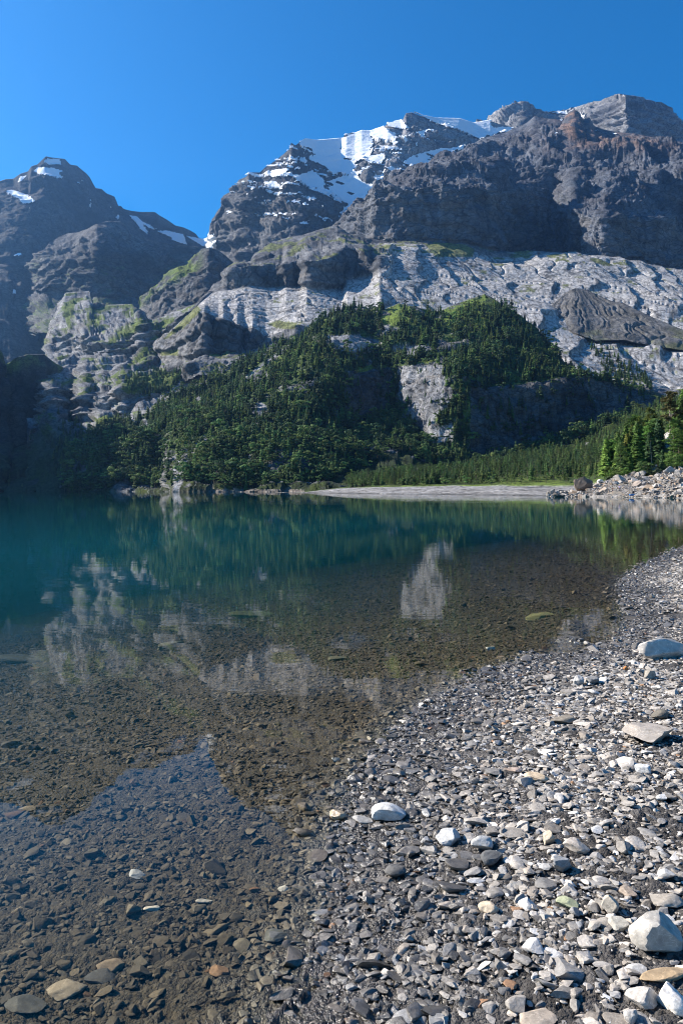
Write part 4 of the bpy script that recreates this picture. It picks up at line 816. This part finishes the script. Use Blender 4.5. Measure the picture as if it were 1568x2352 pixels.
for i in np.where(pick)[0]:
    tn = Ts[i]; lum = tn.mean(); warm = tn[0]/tn[2]
    if land[i]:
        cn = 'white' if lum > .42 else 'reddish brown' if warm > 2.2 else 'tan' if warm > 1.35 else 'dark grey' if lum < .19 else 'blue grey' if warm < .95 else 'mid grey' if lum < .3 else 'pale grey'
        lab = f'{"wet " if Ws[i] >= .5 else ""}{SHAPE[Is[i]]} {cn} stone {where_from(Ps[i][0], Ps[i][1])}'; lab = ' '.join(lab.split()[:16])
        single('stone', KIND[Is[i]], Ps[i], Rs[i], Ss[i], Ts[i], Ws[i], lab, 'stone', 'stones: '+lab)
    else:
        cn = 'pale' if lum > .2 else 'reddish brown' if warm > 2.2 else 'brown' if warm > 1.45 else 'dark' if lum < .075 else 'olive grey'
        lab = f'{SHAPE[Is[i]]} {cn} underwater stone {where_from(Ps[i][0], Ps[i][1])}'; lab = ' '.join(lab.split()[:16])
        single('submerged_stone', KIND[Is[i]], Ps[i], Rs[i], Ss[i], Ts[i], Ws[i], lab, 'stone', 'stones: '+lab)
r_ = ~pick
gn_scatter('loose_pebbles', Ps[r_], Rs[r_], Ss[r_], Is[r_], Ts[r_], Ws[r_], KIND)
print('stones', len(Ps), 'picked', pick.sum())
# ================================================================== TREES
def conifer(seed, tiers=13, blades=8, r=.17, z0=.08, jag=.35, droop=.45, top=0.0, sub=1):
    g = random.Random(seed); V, F = [], []
    for i in range(tiers):
        t = (i+g.uniform(-.3, .3))/tiers; t = min(max(t, 0), 1); z = z0+(1-z0)*t
        rr = r*(1-t)**.8*(1+g.uniform(-jag, jag)*.6)+.006
        for k in range(blades):
            if g.random() < .1: continue
            a = 2*math.pi*(k+g.random()*.8)/blades+i*.7; R_ = rr*g.uniform(1-jag, 1.1)
            dz = -R_*droop*g.uniform(.5, 1.3); wd = rr*g.uniform(.35, .6)
            ca, sa = math.cos(a), math.sin(a)
            b = len(V)
            V += [(0, 0, z+.02), (ca*R_*.6-sa*wd, sa*R_*.6+ca*wd, z+dz*.75), (ca*R_, sa*R_, z+dz), (ca*R_*.6+sa*wd, sa*R_*.6-ca*wd, z+dz*.75), (ca*R_*.55, sa*R_*.55, z+dz*.35)]
            F += [(b, b+1, b+4), (b+1, b+2, b+4), (b+2, b+3, b+4), (b+3, b, b+4)]
            if sub > 1:
                for q in range(sub):
                    f = g.uniform(.3, 1.0); px_, py_ = ca*R_*f, sa*R_*f; zz = z+dz*f; s = .02+.018*g.random(); b = len(V); a2 = g.uniform(0, 6.28)
                    V += [(px_, py_, zz+.01), (px_+math.cos(a2)*s*1.5, py_+math.sin(a2)*s*1.5, zz-s*.5), (px_+math.cos(a2+1.6)*s, py_+math.sin(a2+1.6)*s, zz-s)]
                    F += [(b, b+1, b+2)]
    b = len(V); V += [(-.008, 0, .93), (.008, 0, .93), (0, 0, 1.0), (0, .008, .93)]; F += [(b, b+1, b+2), (b+1, b+3, b+2)]
    return V, F
def leafy(seed, n_leaf=260, lobes=7, size=.05, spread=.28, z0=.25, tall=.5):
    g = np.random.default_rng(seed); V, F = [], []
    cs = [(g.normal(0, spread*.5), g.normal(0, spread*.5), z0+g.uniform(0.1, .95)*(1-z0)*.85) for _ in range(lobes)]
    for k in range(n_leaf):
        c = cs[k % lobes]; nn = g.normal(size=3); nn /= np.linalg.norm(nn); nn[2] = abs(nn[2])*.9-.15
        rad = spread*g.uniform(.35, .62)*(1.15-.5*c[2]); p = np.array(c)+nn*rad*np.array((1, 1, tall*1.6))
        t1 = np.cross(nn, g.normal(size=3)); t1 /= np.linalg.norm(t1)+1e-6; t2 = np.cross(nn, t1); s = size*g.uniform(.6, 1.3)
        b = len(V); V += [tuple(p+t1*s), tuple(p+t2*s*.7), tuple(p-t1*s), tuple(p-t2*s*.7)]; F += [(b, b+1, b+2, b+3)]
    return V, F
def clumpy(seed, z0, zspan, spread, n_clump, per, size):
    g = np.random.default_rng(seed); V, F = [], []; B = []
    for c in range(n_clump):
        t = (c+g.random())/n_clump; z = z0+zspan*t; a = g.uniform(0, 6.28); R_ = spread*(1-.65*t)*g.uniform(.2, 1)
        cen = np.array((math.cos(a)*R_, math.sin(a)*R_, z)); B.append(cen)
        for k in range(per):
            nn = g.normal(size=3); nn /= np.linalg.norm(nn); p = cen+nn*np.array((1, 1, .45))*spread*.24*g.uniform(.5, 1); q = g.normal(size=3); q[2] *= .5; q /= np.linalg.norm(q)
            t2 = np.cross(nn, q); s = size*g.uniform(.6, 1.4); b = len(V); V += [tuple(p+q*s), tuple(p+t2*s*.45), tuple(p-q*s*.4)]; F += [(b, b+1, b+2)]
    return V, F, B
def cone(V, F, p, q, r0, r1, n_=6):
    p, q = Vector(p), Vector(q); d = (q-p).normalized(); u = d.orthogonal().normalized(); v = d.cross(u); b = len(V)
    for i in range(n_):
        a = 2*math.pi*i/n_; o = u*math.cos(a)+v*math.sin(a); V.append(tuple(p+o*r0)); V.append(tuple(q+o*r1))
    for i in range(n_):
        j = (i+1) % n_; F.append((b+2*i, b+2*j, b+2*j+1, b+2*i+1))
def mk(name, V, F, mat):
    me = bpy.data.meshes.new(name); me.from_pydata([tuple(map(float, v)) for v in V], [], F); me.update(); me.materials.append(mat); return me
def joined(name, Vc, Fc, Vt, Ft, bark):
    me = bpy.data.meshes.new(name); b = len(Vc); me.from_pydata([tuple(map(float, v)) for v in list(Vc)+list(Vt)], [], list(Fc)+[tuple(i+b for i in f) for f in Ft]); me.update()
    me.materials.append(MAT_LEAF); me.materials.append(bark); me.polygons.foreach_set('material_index', np.array([0]*len(Fc)+[1]*len(Ft), np.int32)); return me
def trunk_vf(h, r, lean=0, branches=(), n_=6):
    V, F = [], []; cone(V, F, (0, 0, -.04), (lean*.5, 0, h*.5), r, r*.7, n_); cone(V, F, (lean*.5, 0, h*.5), (lean, 0, h), r*.7, r*.2, n_)
    for B in branches: cone(V, F, (lean*B[2]*.8, 0, B[2]*.93), tuple(B), r*.28, r*.08, 4)
    return V, F
TK = []                                                   # (crown mesh, trunk mesh, joined mesh)
def addkind(Vc, Fc, Vt, Ft, bark=MAT_BARK):
    i = len(TK); TK.append((mk('crown', Vc, Fc, MAT_LEAF), mk('trunk', Vt, Ft, bark), joined('tree', Vc, Fc, Vt, Ft, bark)))
for s in range(6): addkind(*conifer(s, 15, 8, random.Random(s).uniform(.19, .25)), *trunk_vf(.9, .012))            # 0-5 spruces
for s in range(3):                                                                                                 # 6-8 pines
    Vc, Fc, B = clumpy(40+s, .3, .68, .22, 16, 26, .055); addkind(Vc, Fc, *trunk_vf(.92, .014, .02, [tuple(q) for q in B[:8]]))
for s in range(3): addkind(*leafy(60+s), *trunk_vf(.6, .016))                                                      # 9-11 broadleaves
# finer kinds for the near bank
for s in range(4): addkind(*conifer(80+s, 34, 13, random.Random(s+5).uniform(.15, .2), .1, .4, .5, 0, 3), *trunk_vf(.93, .012, .01))   # 12-15
Vc, Fc, B = clumpy(95, .58, .42, .2, 30, 60, .035); addkind(Vc, Fc, *trunk_vf(.93, .014, .015, [tuple(q) for q in B[:12]]+[(.07, .03, .5), (-.06, .02, .46), (.05, -.04, .4)]), MAT_BARKP)    # 16 tall pine
for s in range(2):
    Vc, Fc, B = clumpy(97+s, .2, .78, .26, 46, 60, .032); addkind(Vc, Fc, *trunk_vf(.93, .013, .02, [tuple(q) for q in B[:22]]))  # 17,18 larch
for s in range(3): addkind(*leafy(110+s, 1500, 13, .022, .34, .12, .55), *trunk_vf(.6, .014))                      # 19-21 bushes
Vd, Fd = trunk_vf(.98, .011, .06, [(.06+.13*math.cos(k*2.4)*(1.1-k/14), .13*math.sin(k*2.4)*(1.1-k/14), .35+.045*k) for k in range(13)])
addkind([(0, 0, .9), (.01, 0, .9), (0, .01, .93)], [(0, 1, 2)], Vd, Fd, MAT_BARKP)                                 # 22 dead tree
TP = []   # x,y,z,h,kind,tint,where
rt = np.random.default_rng(77)
DKG = np.array((.044, .080, .032)); MDG = np.array((.078, .128, .036)); BLG = np.array((.085, .155, .030))
def plant(key, sel, p, hmin, hmax, kinds, tints, where):
    L = LAYERS[key]; m = sel(L['px'], L['py'], L['rk'], L['N']) & (rt.random(L['px'].shape) < p)
    for P_ in L['P'][m]:
        h = rt.uniform(hmin, hmax)*(.75+.5*rt.random()); k = kinds[rt.integers(len(kinds))]
        tn = tints[rt.integers(len(tints))]*rt.uniform(.6, 1.6)*np.array((rt.uniform(.85, 1.25), 1, 1))
        TP.append((P_[0]+rt.normal(0, 1), P_[1]+rt.normal(0, 2), P_[2]-.3, h, k, tn, where))
def selH(px, py, rk, N):
    n = pn(px/9, py/9)*5; base = (rk > .02) & (rk < 3.9) & ~cliffmask(px+n, py+n) & (px < 1475) & (px > 150)
    dk = ((px > 1080) & (rk > 1.9) & (rk < 3.1)) | ((px > 790) & (px < 905) & (rk > 1.95) & (rk < 2.9))
    base &= ~(dk & (rt.random(px.shape) > .10)); base &= ~((outcrop(LAYERS['H']['P'], px) > .5) & (rt.random(px.shape) > .2)); base &= ~((fbm((px, py, px*0), 55, 2, 7.) > .28) & (rt.random(px.shape) > .25)); md = inpolys(px, py, mdH); base &= ~(md & (rt.random(px.shape) > .18)); return base
EV = [0, 1, 2, 3, 4, 5]
plant('H', lambda px, py, rk, N: selH(px, py, rk, N) & (py < 1000), .12, 8, 19, EV+EV+[9, 10, 11], [DKG, DKG, MDG, MDG*1.2], 'hill')
plant('H', lambda px, py, rk, N: selH(px, py, rk, N) & (py >= 1000), .075, 10, 21, EV+[9, 10, 11, 9, 10, 11], [DKG, MDG, MDG*1.1], 'hill')
plant('H', lambda px, py, rk, N: (rk > 3.0) & (rk < 3.95) & (py < 1123.5) & (px < 1000) & (px > 405), .10, 7, 11, [9, 10, 11], [MDG*1.15, MDG], 'hill foot')
plant('H', lambda px, py, rk, N: cliffmask(px, py) & (rk > 1) & (rk < 3), .012, 5, 9, EV, [DKG, MDG], 'hill')
gp = [R44((900,1080),(960,1000),(1100,950),(1330,930),(1550,800),(1560,840),(1500,980),(1400,1120),(1300,1180),(1000,1180),(900,1120)), R44((480,1800),(560,1560),(700,1400),(860,1340),(1000,1380),(1200,1400),(1500,1200),(1568,1300),(1568,1700),(900,1900))]
plant('G', lambda px, py, rk, N: inpolys(px, py, gp) & (rk > 1), .085, 7, 13, EV, [DKG, MDG, MDG], 'ledge')
plant('G', lambda px, py, rk, N: (rk > 4.3) & (rk < 5.9) & (px > 120), .06, 9, 15, EV, [DKG, MDG], 'ledge')
plant('F', lambda px, py, rk, N: inpolys(px, py, [[(1340,775),(1365,770),(1420,810),(1490,870),(1500,905),(1440,900),(1390,860)], R46((790,740),(1050,600),(1150,620),(1000,760),(850,830))]), .09, 9, 14, EV, [DKG, MDG], 'slab')
plant('W', lambda px, py, rk, N: (rk > 2.4) & (rk < 2.98) & (px > 0) & (px < 260), .03, 9, 14, EV, [DKG, MDG], 'wall foot')
plant('J', lambda px, py, rk, N: (rk > .0) & (rk < .88) & (px > 800) & ~inpolys(px, py, [R6((800,1080),(940,1020),(990,1060),(950,1100),(820,1110))]), .20, 7, 11.5, [6, 7, 8, 0, 2, 4, 6, 7], [DKG*1.3, MDG*.9, MDG], 'fan')
plant('J', lambda px, py, rk, N: (rk > .86) & (rk < .955) & (px > 800), .12, 3, 8, [6, 7, 9, 10], [MDG, MDG*1.2], 'fan')
# near bank on the right
plant('L', lambda px, py, rk, N: (rk > .0) & (rk < .9) & (px > 1400) & ~inpolys(px, py, [[(1508,985),(1560,985),(1560,1055),(1505,1055)]]), .07, 7, 12, [12, 13, 14, 15, 17, 18], [MDG*1.3, BLG, BLG*1.3, np.array((.12, .15, .03))], 'bank')
plant('L', lambda px, py, rk, N: (rk > 1.0) & (rk < 1.7) & (px > 1384), .02, 2.2, 4.5, [19, 20, 21], [BLG, MDG*1.4], 'bank bush')
def at_px(x, y, D): return np.array(((x-HX)/FOC*D, D, EYE+(HY-y)/FOC*D))
NEAR = [ # x, foot y, top y, D, kind, tint, label
 (1424,1094,1012,226,17,MDG*1.3,'slender mid green larch standing first at the left end of the bank','larch'),
 (1462,1090,970,228,13,BLG*.9,'tall dark green spruce behind the rocks, left of the dead tree','spruce'),
 (1447,1092,1040,225,14,BLG*1.1,'bright green young spruce in front of the tall spruce','spruce'),
 (1490,1080,990,230,15,DKG*1.5,'dark spruce with bare lower trunk in the middle of the bank','spruce'),
 (1496,1072,1008,226,22,DKG,'dead leaning tree with bare grey branches','dead tree'),
 (1538,1052,899,238,16,np.array((.075,.07,.022)),'tallest pine with long bare pale trunk and crown only at the top','pine'),
 (1566,1060,909,240,15,MDG,'tall mid green spruce at the right edge of the picture','spruce'),
 (1546,1050,958,236,17,BLG*1.1,'bright green larch below the tall pine','larch'),
 (1557,1062,985,232,18,BLG,'thin trunked larch in front of the pale cliff','larch'),
 (1511,1060,960,240,12,DKG*1.4,'dark spruce left of the pale cliff','spruce'),
 (1478,1098,1050,222,19,MDG*1.3,'rounded green bush above the boulders','bush'),
 (1502,1104,1060,221,20,np.array((.09,.115,.06)),'grey green willow bush hanging over the boulders','bush'),
 (1548,1082,1030,221,21,BLG,'broad yellow green bush below the pale cliff','bush'),
 (1568,1084,1036,219,19,BLG*.9,'yellow green bush at the right edge above the pale rock mound','bush'),
 (1434,1100,1066,223,20,BLG*1.2,'bright low bush at the foot of the first larch','bush'),
 (1404,1106,1078,226,21,BLG*.9,'small low bush at the left tip of the bank','bush'),
 (1520,1080,1030,224,14,DKG*1.7,'small dark spruce over the boulders left of the yellow green bushes','spruce'),
]
def tree_obj(name, k, loc, h, yaw, tint, label, cat, group=None, tilt=0, wide=1.0):
    e = bpy.data.objects.new(name, None); COL.objects.link(e); e.location = [float(v) for v in loc]; e.rotation_euler = (tilt, 0, yaw); e.scale = (h*wide, h*wide, h); e.empty_display_size = .1
    e['label'] = label; e['category'] = cat
    if group: e['group'] = group
    for nm, me in (('crown', TK[k][0]), ('trunk', TK[k][1])):
        if nm == 'crown' and k == 22: continue
        o = bpy.data.objects.new(nm, me); COL.objects.link(o); o.parent = e; o['tint'] = [float(v) for v in tint]; o['wet'] = 0.0
for (x, yf, yt, D, k, tn, lab, cat) in NEAR:
    p = at_px(x, yf, D); h = (yf-yt)/FOC*D; tree_obj({'dead tree': 'dead_tree'}.get(cat, cat), k, p+np.array((0, 0, -.2)), h, rt.uniform(0, 6.28), tn, lab, cat, wide=1.25 if cat == 'bush' else 1.15 if cat in ('spruce', 'larch') else 1.0)
LMK = [(975,930,'the bright central cliff'),(1250,960,'the long dark cliff'),(900,1118,'the pale far beach'),(1370,740,'the scree cone'),(420,1080,'the white rock streak by the shore'),(1070,690,'the hilltop meadow'),(690,1125,'the tip of the far beach'),(620,720,'the pale slabs'),(1535,960,'the tall bare pine'),(1340,1120,'the large dark boulder'),(180,950,'the left ledges'),(840,1000,'the lower meadow'),(1496,1040,'the dead tree'),(840,900,'the shaded gully'),(520,840,'the banded cliff'),(1150,1118,'the middle of the far beach'),(1250,1000,'the dark cliff foot'),(1412,1135,'the standing people'),(1545,1085,'the pale rock mound'),(1461,1112,'the rounded tan boulder'),(1565,1135,'the smooth tan boulder')]
def near_of(x, y, z):
    px, py = HX+x/y*FOC, HY-(z-EYE)/y*FOC; k = min(LMK, key=lambda q: math.hypot(q[0]-px, q[1]-py)); dx, dy = px-k[0], py-k[1]
    return ('far ' if math.hypot(dx, dy) > 110 else 'just ' if math.hypot(dx, dy) < 45 else '')+('right of ' if dx > abs(dy) else 'left of ' if -dx > abs(dy) else 'below ' if dy > 0 else 'above ')+k[2]
kinds_nm = lambda k: ('spruce', 'spruce') if k < 6 or 12 <= k <= 15 else ('pine', 'pine') if k in (6, 7, 8, 16) else ('larch', 'larch') if k in (17, 18) else ('broadleaf_tree', 'broadleaf tree') if k in (9, 10, 11) else ('bush', 'bush')
inv = [i for i, t_ in enumerate(TP) if abs(t_[0]/t_[1]*FOC) < 780]
inv.sort(key=lambda i: -TP[i][3]/TP[i][1])
big = set(inv[:283]); lst = []
WH = {'hill': 'on the steep forested hill', 'hill foot': 'at the foot of the forested hill', 'ledge': 'on the ledges of the left cliffs', 'slab': 'beside the pale slabs', 'wall foot': 'at the foot of the shaded wall', 'fan': 'in the wood behind the far beach', 'bank': 'on the wooded bank above the rocky shore', 'bank bush': 'low on the wooded bank'}
for i, (x, y, z, h, k, tn, wh) in enumerate(TP):
    if i in big:
        nm, cat = kinds_nm(k); sh = 'bright green' if tn[1] > .1 else 'dark green' if tn[1] < .055 else 'mid green'
        hp = h/y*FOC; sz = 'tall' if hp > 48 else 'mid-sized' if hp > 30 else 'small'
        wq = rt.uniform(.82, 1.3); br = 'slender' if wq < .95 else 'broad' if wq > 1.15 else ''; hu = 'olive' if tn[0]/tn[1] > .62 else ''
        lab = ' '.join(f'{sz} {br} {sh} {hu} {cat} {near_of(x, y, z)}'.split()[:16])
        tree_obj(nm, k, (x, y, z), h, rt.uniform(0, 6.28), tn, lab, cat, 'trees: '+lab, wide=wq)
    else: lst.append((x, y, z, h, k, tn))
n_ = len(lst); A_ = np.array([q[:5] for q in lst])
wd = rt.uniform(.75, 1.45, n_)
gn_scatter('conifer_forest', A_[:, :3], np.stack([rt.normal(0, .03, n_), rt.normal(0, .03, n_), rt.uniform(0, 6.28, n_)], -1), np.stack([A_[:, 3]*wd, A_[:, 3]*wd, A_[:, 3]], -1), A_[:, 4].astype(int), np.array([q[5] for q in lst]), np.zeros(n_), [q[2] for q in TK])
print('trees', len(TP))

# ================================================================== ROCKY SHORE
BK = [stone_mesh(f'boulder_shape_{i}', 700+i, 3, d, p, (.35, .75), mat=MAT_STONE) for i, (d, p) in enumerate([((1,.7,.45),11),((1,.6,.35),10),((1,.8,.6),9),((1,.55,.5),12),((1,.75,.32),10),((1,.9,.7),11)])]
LK = LAYERS['K']; mk_ = (LK['rk'] > .03) & (LK['rk'] < 1.0) & (LK['px'] < 1600)
cand = LK['P'][mk_]; cpx = LK['px'][mk_]; rb = np.random.default_rng(5)
BF = [(1340,1131,50,38,(.17,.13,.10),'large dark brown boulder leaning on the tip of the rocky shore'),(1277,1141,18,10,(.13,.11,.09),'small dark boulder in the water off the tip, left of a pair'),(1290,1142,15,8,(.14,.12,.10),'small dark boulder in the water off the tip, right of a pair'),
      (1412,1143,46,16,(.46,.38,.28),'low tan boulder at the water under the standing person'),(1421,1108,30,18,(.38,.34,.29),'pale wedge shaped boulder high on the left of the rocky shore'),(1461,1120,26,16,(.42,.34,.27),'rounded tan boulder in the middle of the rocky shore'),
      (1572,1146,56,28,(.44,.37,.30),'large smooth tan boulder at the right edge of the rocky shore'),(1440,1107,26,12,(.16,.14,.12),'dark shaded boulder right of the pale wedge'),(1371,1124,24,12,(.40,.34,.28),'flat tan boulder behind the large dark one'),(1385,1130,26,11,(.45,.36,.27),'orange tan block on the lower rocky shore'),
      (1562,1112,16,14,(.16,.14,.12),'dark square boulder high near the right edge'),(1536,1090,28,20,(.36,.34,.31),'pale jumbled rock mound below the yellow green bushes'),(1560,1092,24,16,(.34,.32,.30),'pale rock mound at the right edge below the bushes'),(1492,1136,30,8,(.45,.41,.36),'long pale slab just above the waterline'),(1478,1093,22,14,(.34,.33,.31),'grey upright boulder under the willow bush')]
for i, (x, yf, wpx, hpx, c, lab) in enumerate(BF):
    k = np.argmin((cpx-x)**2+(LK['py'][mk_]-yf+2)**2*4); D = cand[k][1]
    c = tuple(q*.85 for q in c)
    if yf >= 1140: D = 183.
    p = at_px(x, yf-hpx*.42, D); s = wpx/FOC*D/2; me = stone_mesh('boulder', 900+i, 4, (1, .8, .8), 11, (.45, .8), mat=MAT_STONE, lumps=.18)
    zz = np.array([v.co.z for v in me.vertices]); single('boulder', me, p, (0, .25*math.sin(i*2.), rb.uniform(-.4, .4)), (s, s*.9, hpx/FOC*D/(zz.max()-zz.min())*1.1), c, 0, lab, 'boulder')
sel = rb.choice(len(cand), 4200); S_ = np.exp(rb.normal(-1.15, .5, 4200)); S_ = np.clip(S_, .1, 1.5); sel = sel[np.argsort(-S_)]; S_ = -np.sort(-S_)
tn = np.array((.29, .265, .235))[None]*np.exp(rb.normal(0, .22, 4200))[:, None]; tn[rb.random(4200) < .25] *= np.array((1.05, .86, .68)); tn[rb.random(4200) < .12] *= .5
pos = cand[sel]+np.stack([rb.normal(0, .4, 4200), rb.normal(0, .6, 4200), S_*.12], -1); rot = np.stack([rb.normal(0, .35, 4200), rb.normal(.1, .35, 4200), rb.uniform(0, 6.28, 4200)], -1); kk = rb.integers(0, 6, 4200)
SHB = ['angular', 'flat slab-like', 'blocky', 'jagged', 'thin', 'chunky']
spx, spy = cpx[sel], LK['py'][mk_][sel]; clr = (spx > 1386) & (spx < 1470) & (spy > 1113); S_ = np.where(clr, np.minimum(S_, .2), S_); pos[:, 2] = np.where(clr, cand[sel][:, 2]+.02, pos[:, 2])
clr2 = (spx > 1396) & (spx < 1432) & (spy > 1119)
bi = np.zeros(4200, bool); cnt = 0
for i in range(4200):
    if cpx[sel[i]] < 1566 and cnt < 275 and not clr[i]:
        cnt += 1; bi[i] = True; lum = tn[i].mean(); warm = tn[i][0]/tn[i][2]; cn = 'dark' if lum < .2 else 'tan' if warm > 1.4 else 'pale grey'
        sz = 'big' if S_[i] > .95 else 'middling' if S_[i] > .75 else 'smaller'
        lab = f'{sz} {cn} {SHB[kk[i]]} boulder {near_of(*pos[i])}'
        single('boulder', BK[kk[i]], pos[i], rot[i], (S_[i],)*3, np.clip(tn[i], 0, .6), 0, lab, 'boulder', 'boulders: '+lab)
gn_scatter('rock_rubble', pos[~bi], rot[~bi], np.repeat(S_[~bi][:, None], 3, 1), kk[~bi], np.clip(tn[~bi], 0, .6), np.zeros((~bi).sum()), BK)

# ================================================================== PEOPLE AND BAGS
def simple(name, c, rough=.8):
    m, t, n, b = new_mat(name); b.inputs['Base Color'].default_value = (*c, 1); b.inputs['Roughness'].default_value = rough
    nz = n.new('ShaderNodeTexNoise'); nz.inputs['Scale'].default_value = 30; bp = n.new('ShaderNodeBump'); bp.inputs['Distance'].default_value = .01; link(t, nz.outputs['Fac'], bp.inputs['Height']); link(t, bp.outputs[0], b.inputs['Normal']); return m
SKIN = simple('skin', (.45, .27, .19)); 
def skinned(name, verts, edges, radii, mat, parent, sub=2):
    me = bpy.data.meshes.new(name); me.from_pydata(verts, edges, []); me.materials.append(mat); o = bpy.data.objects.new(name, me); COL.objects.link(o); o.parent = parent
    sm = o.modifiers.new('skin', 'SKIN'); sm.use_smooth_shade = True
    if not me.skin_vertices: me.attributes.new
    for i, r in enumerate(radii):
        rr = r if isinstance(r, tuple) else (r, r); me.skin_vertices[0].data[i].radius = rr
    me.skin_vertices[0].data[0].use_root = True
    ss = o.modifiers.new('smooth', 'SUBSURF'); ss.levels = sub; ss.render_levels = sub; return o
def person(x, yf, D, h, yaw, top_c, bot_c, hair_c, label, long_legs, arms):
    e = bpy.data.objects.new('person', None); COL.objects.link(e); p = at_px(x, yf, D); e.location = [float(v) for v in p]; e.rotation_euler = (0, 0, yaw); s = h/1.75; e.scale = (s, s, s); e['label'] = label; e['category'] = 'person'
    body = [(0,0,.95),(0,.01,1.15),(0,.02,1.38),(0,.01,1.48),(0,-.01,1.56),(0,-.02,1.66),   # pelvis..head
      (.10,0,.90),(.11,-.01,.50),(.11,.02,.09),(.11,-.12,.03), (-.10,0,.90),(-.12,.01,.50),(-.13,.02,.09),(-.13,-.12,.03),
      (.17,.01,1.40),arms[0],arms[1],arms[2], (-.17,.01,1.40),arms[3],arms[4],arms[5]]
    E = [(0,1),(1,2),(2,3),(3,4),(4,5),(0,6),(6,7),(7,8),(8,9),(0,10),(10,11),(11,12),(12,13),(2,14),(14,15),(15,16),(16,17),(2,18),(18,19),(19,20),(20,21)]
    R_ = [(.15,.10),(.13,.09),(.16,.10),.055,(.075,.09),(.08,.10),.085,.055,.04,.035,.085,.055,.04,.035,.055,.04,.03,.035,.055,.04,.03,.035]
    bd = skinned('body', body, E, R_, SKIN, e)
    skinned('shirt', [body[0],body[1],body[2],(.10,.02,1.43),(.19,.01,1.40),tuple(np.array(arms[0])*.7+np.array((.17,.01,1.40))*.3),(-.10,.02,1.43),(-.19,.01,1.40),tuple(np.array(arms[3])*.7+np.array((-.17,.01,1.40))*.3)], [(0,1),(1,2),(2,3),(3,4),(4,5),(2,6),(6,7),(7,8)], [(.165,.12),(.15,.115),(.17,.12),.08,.07,.058,.08,.07,.058], simple('cloth', top_c), e)
    zb = .12 if long_legs else .55; f = (.9-zb)/.81
    skinned('trousers' if long_legs else 'shorts', [(0,0,.97),(.10,0,.88),(.11,-.01,.52+0*f) if long_legs else (.11,0,.58),(.11,.02,.12) if long_legs else (.11,0,.54),(-.10,0,.88),(-.12,.01,.52) if long_legs else (-.12,0,.58),(-.13,.02,.12) if long_legs else (-.12,0,.54)], [(0,1),(1,2),(2,3),(0,4),(4,5),(5,6)], [(.16,.12),.10,.075,.06,.10,.075,.06], simple('cloth', bot_c), e)
    V, F = ICO[3]; V = V*np.array((.095, .115, .10))+np.array((0, .02, 1.69)); V[:, 2] = np.maximum(V[:, 2], 1.60)
    mesh_obj('hair', V, F, simple('hair', hair_c), e)
    hd = mesh_obj('face', ICO[3][0]*np.array((.075, .05, .10))+np.array((0, -.075, 1.64)), ICO[3][1], SKIN, e)
    return e
down = [(.24,0,1.12),(.25,-.04,.86),(.25,-.06,.78),(-.24,0,1.12),(-.25,-.04,.86),(-.25,-.06,.78)]
bent = [(.26,0,1.14),(.12,-.18,1.10),(.05,-.22,1.14),(-.26,0,1.14),(-.12,-.18,1.10),(-.04,-.22,1.14)]
def ray_D(x, y):
    k = np.argmin((cpx-x)**2+(LK['py'][mk_]-y)**2*4); return float(cand[k][1])
person(1406, 1132.2, 181.5, 1.45, .6, (.10, .02, .03), (.05, .03, .05), (.03, .02, .015), 'person in dark red top and shorts standing on the low tan boulder', False, bent)
person(1421.5, 1130.5, ray_D(1421.5, 1130.5)-1.2, 1.68, -.5, (.45, .38, .55), (.02, .025, .05), (.04, .025, .02), 'person in pale lilac top and dark trousers standing on the rocks behind', True, down)
def bag(name, x, y, D, dims, c, label, cat, strap):
    V, F = ICO[3]; V = V.copy(); V = np.sign(V)*np.abs(V)**.6*np.array(dims); V = V*(1+.06*fbm((V[:, 0], V[:, 1], V[:, 2]), .3, 3)[:, None])
    e = bpy.data.objects.new(name, None); COL.objects.link(e); e.location = [float(v) for v in at_px(x, y, D)+np.array((0, 0, dims[2]*.8))]; e['label'] = label; e['category'] = cat
    mesh_obj('body', V, F, simple('fabric', c), e); V2 = ICO[2][0]*np.array(dims)*np.array((.35, .5, .25))+np.array((-dims[0]*.5, -dims[1]*.5, dims[2]*.75)); mesh_obj('flap', V2, ICO[2][1], simple('flap', strap), e)
bag('blue_bundle', 1450, 1138.5, 174.5, (.62, .35, .22), (.02, .16, .42), 'low blue bundle lying on the flat rock at the water', 'bundle', (.5, .52, .5))
bag('rucksack', 1453, 1133.5, 177.8, (.22, .2, .32), (.02, .018, .016), 'dark rucksack standing behind the blue bundle', 'rucksack', (.04, .03, .03))

# ================================================================== HAZE
hx0, hx1, hy0, hy1, hz0, hz1 = -3800, 4600, -400, 7400, -30, 3000
V = [(x, y, z) for z in (hz0, hz1) for y in (hy0, hy1) for x in (hx0, hx1)]
hz = mesh_obj('haze', V, [(0,2,3,1),(4,5,7,6),(0,1,5,4),(2,6,7,3),(0,4,6,2),(1,3,7,5)], None, smooth_sh=False); hz['kind'] = 'stuff'
hm = bpy.data.materials.new('haze'); hm.use_nodes = True; t = hm.node_tree; t.nodes.remove(t.nodes['Principled BSDF'])
pv = t.nodes.new('ShaderNodeVolumePrincipled'); pv.inputs['Color'].default_value = (.22, .50, 1.0, 1); pv.inputs['Density'].default_value = .000036; pv.inputs['Anisotropy'].default_value = .6
t.links.new(pv.outputs[0], t.nodes['Material Output'].inputs['Volume']); hz.data.materials.append(hm)
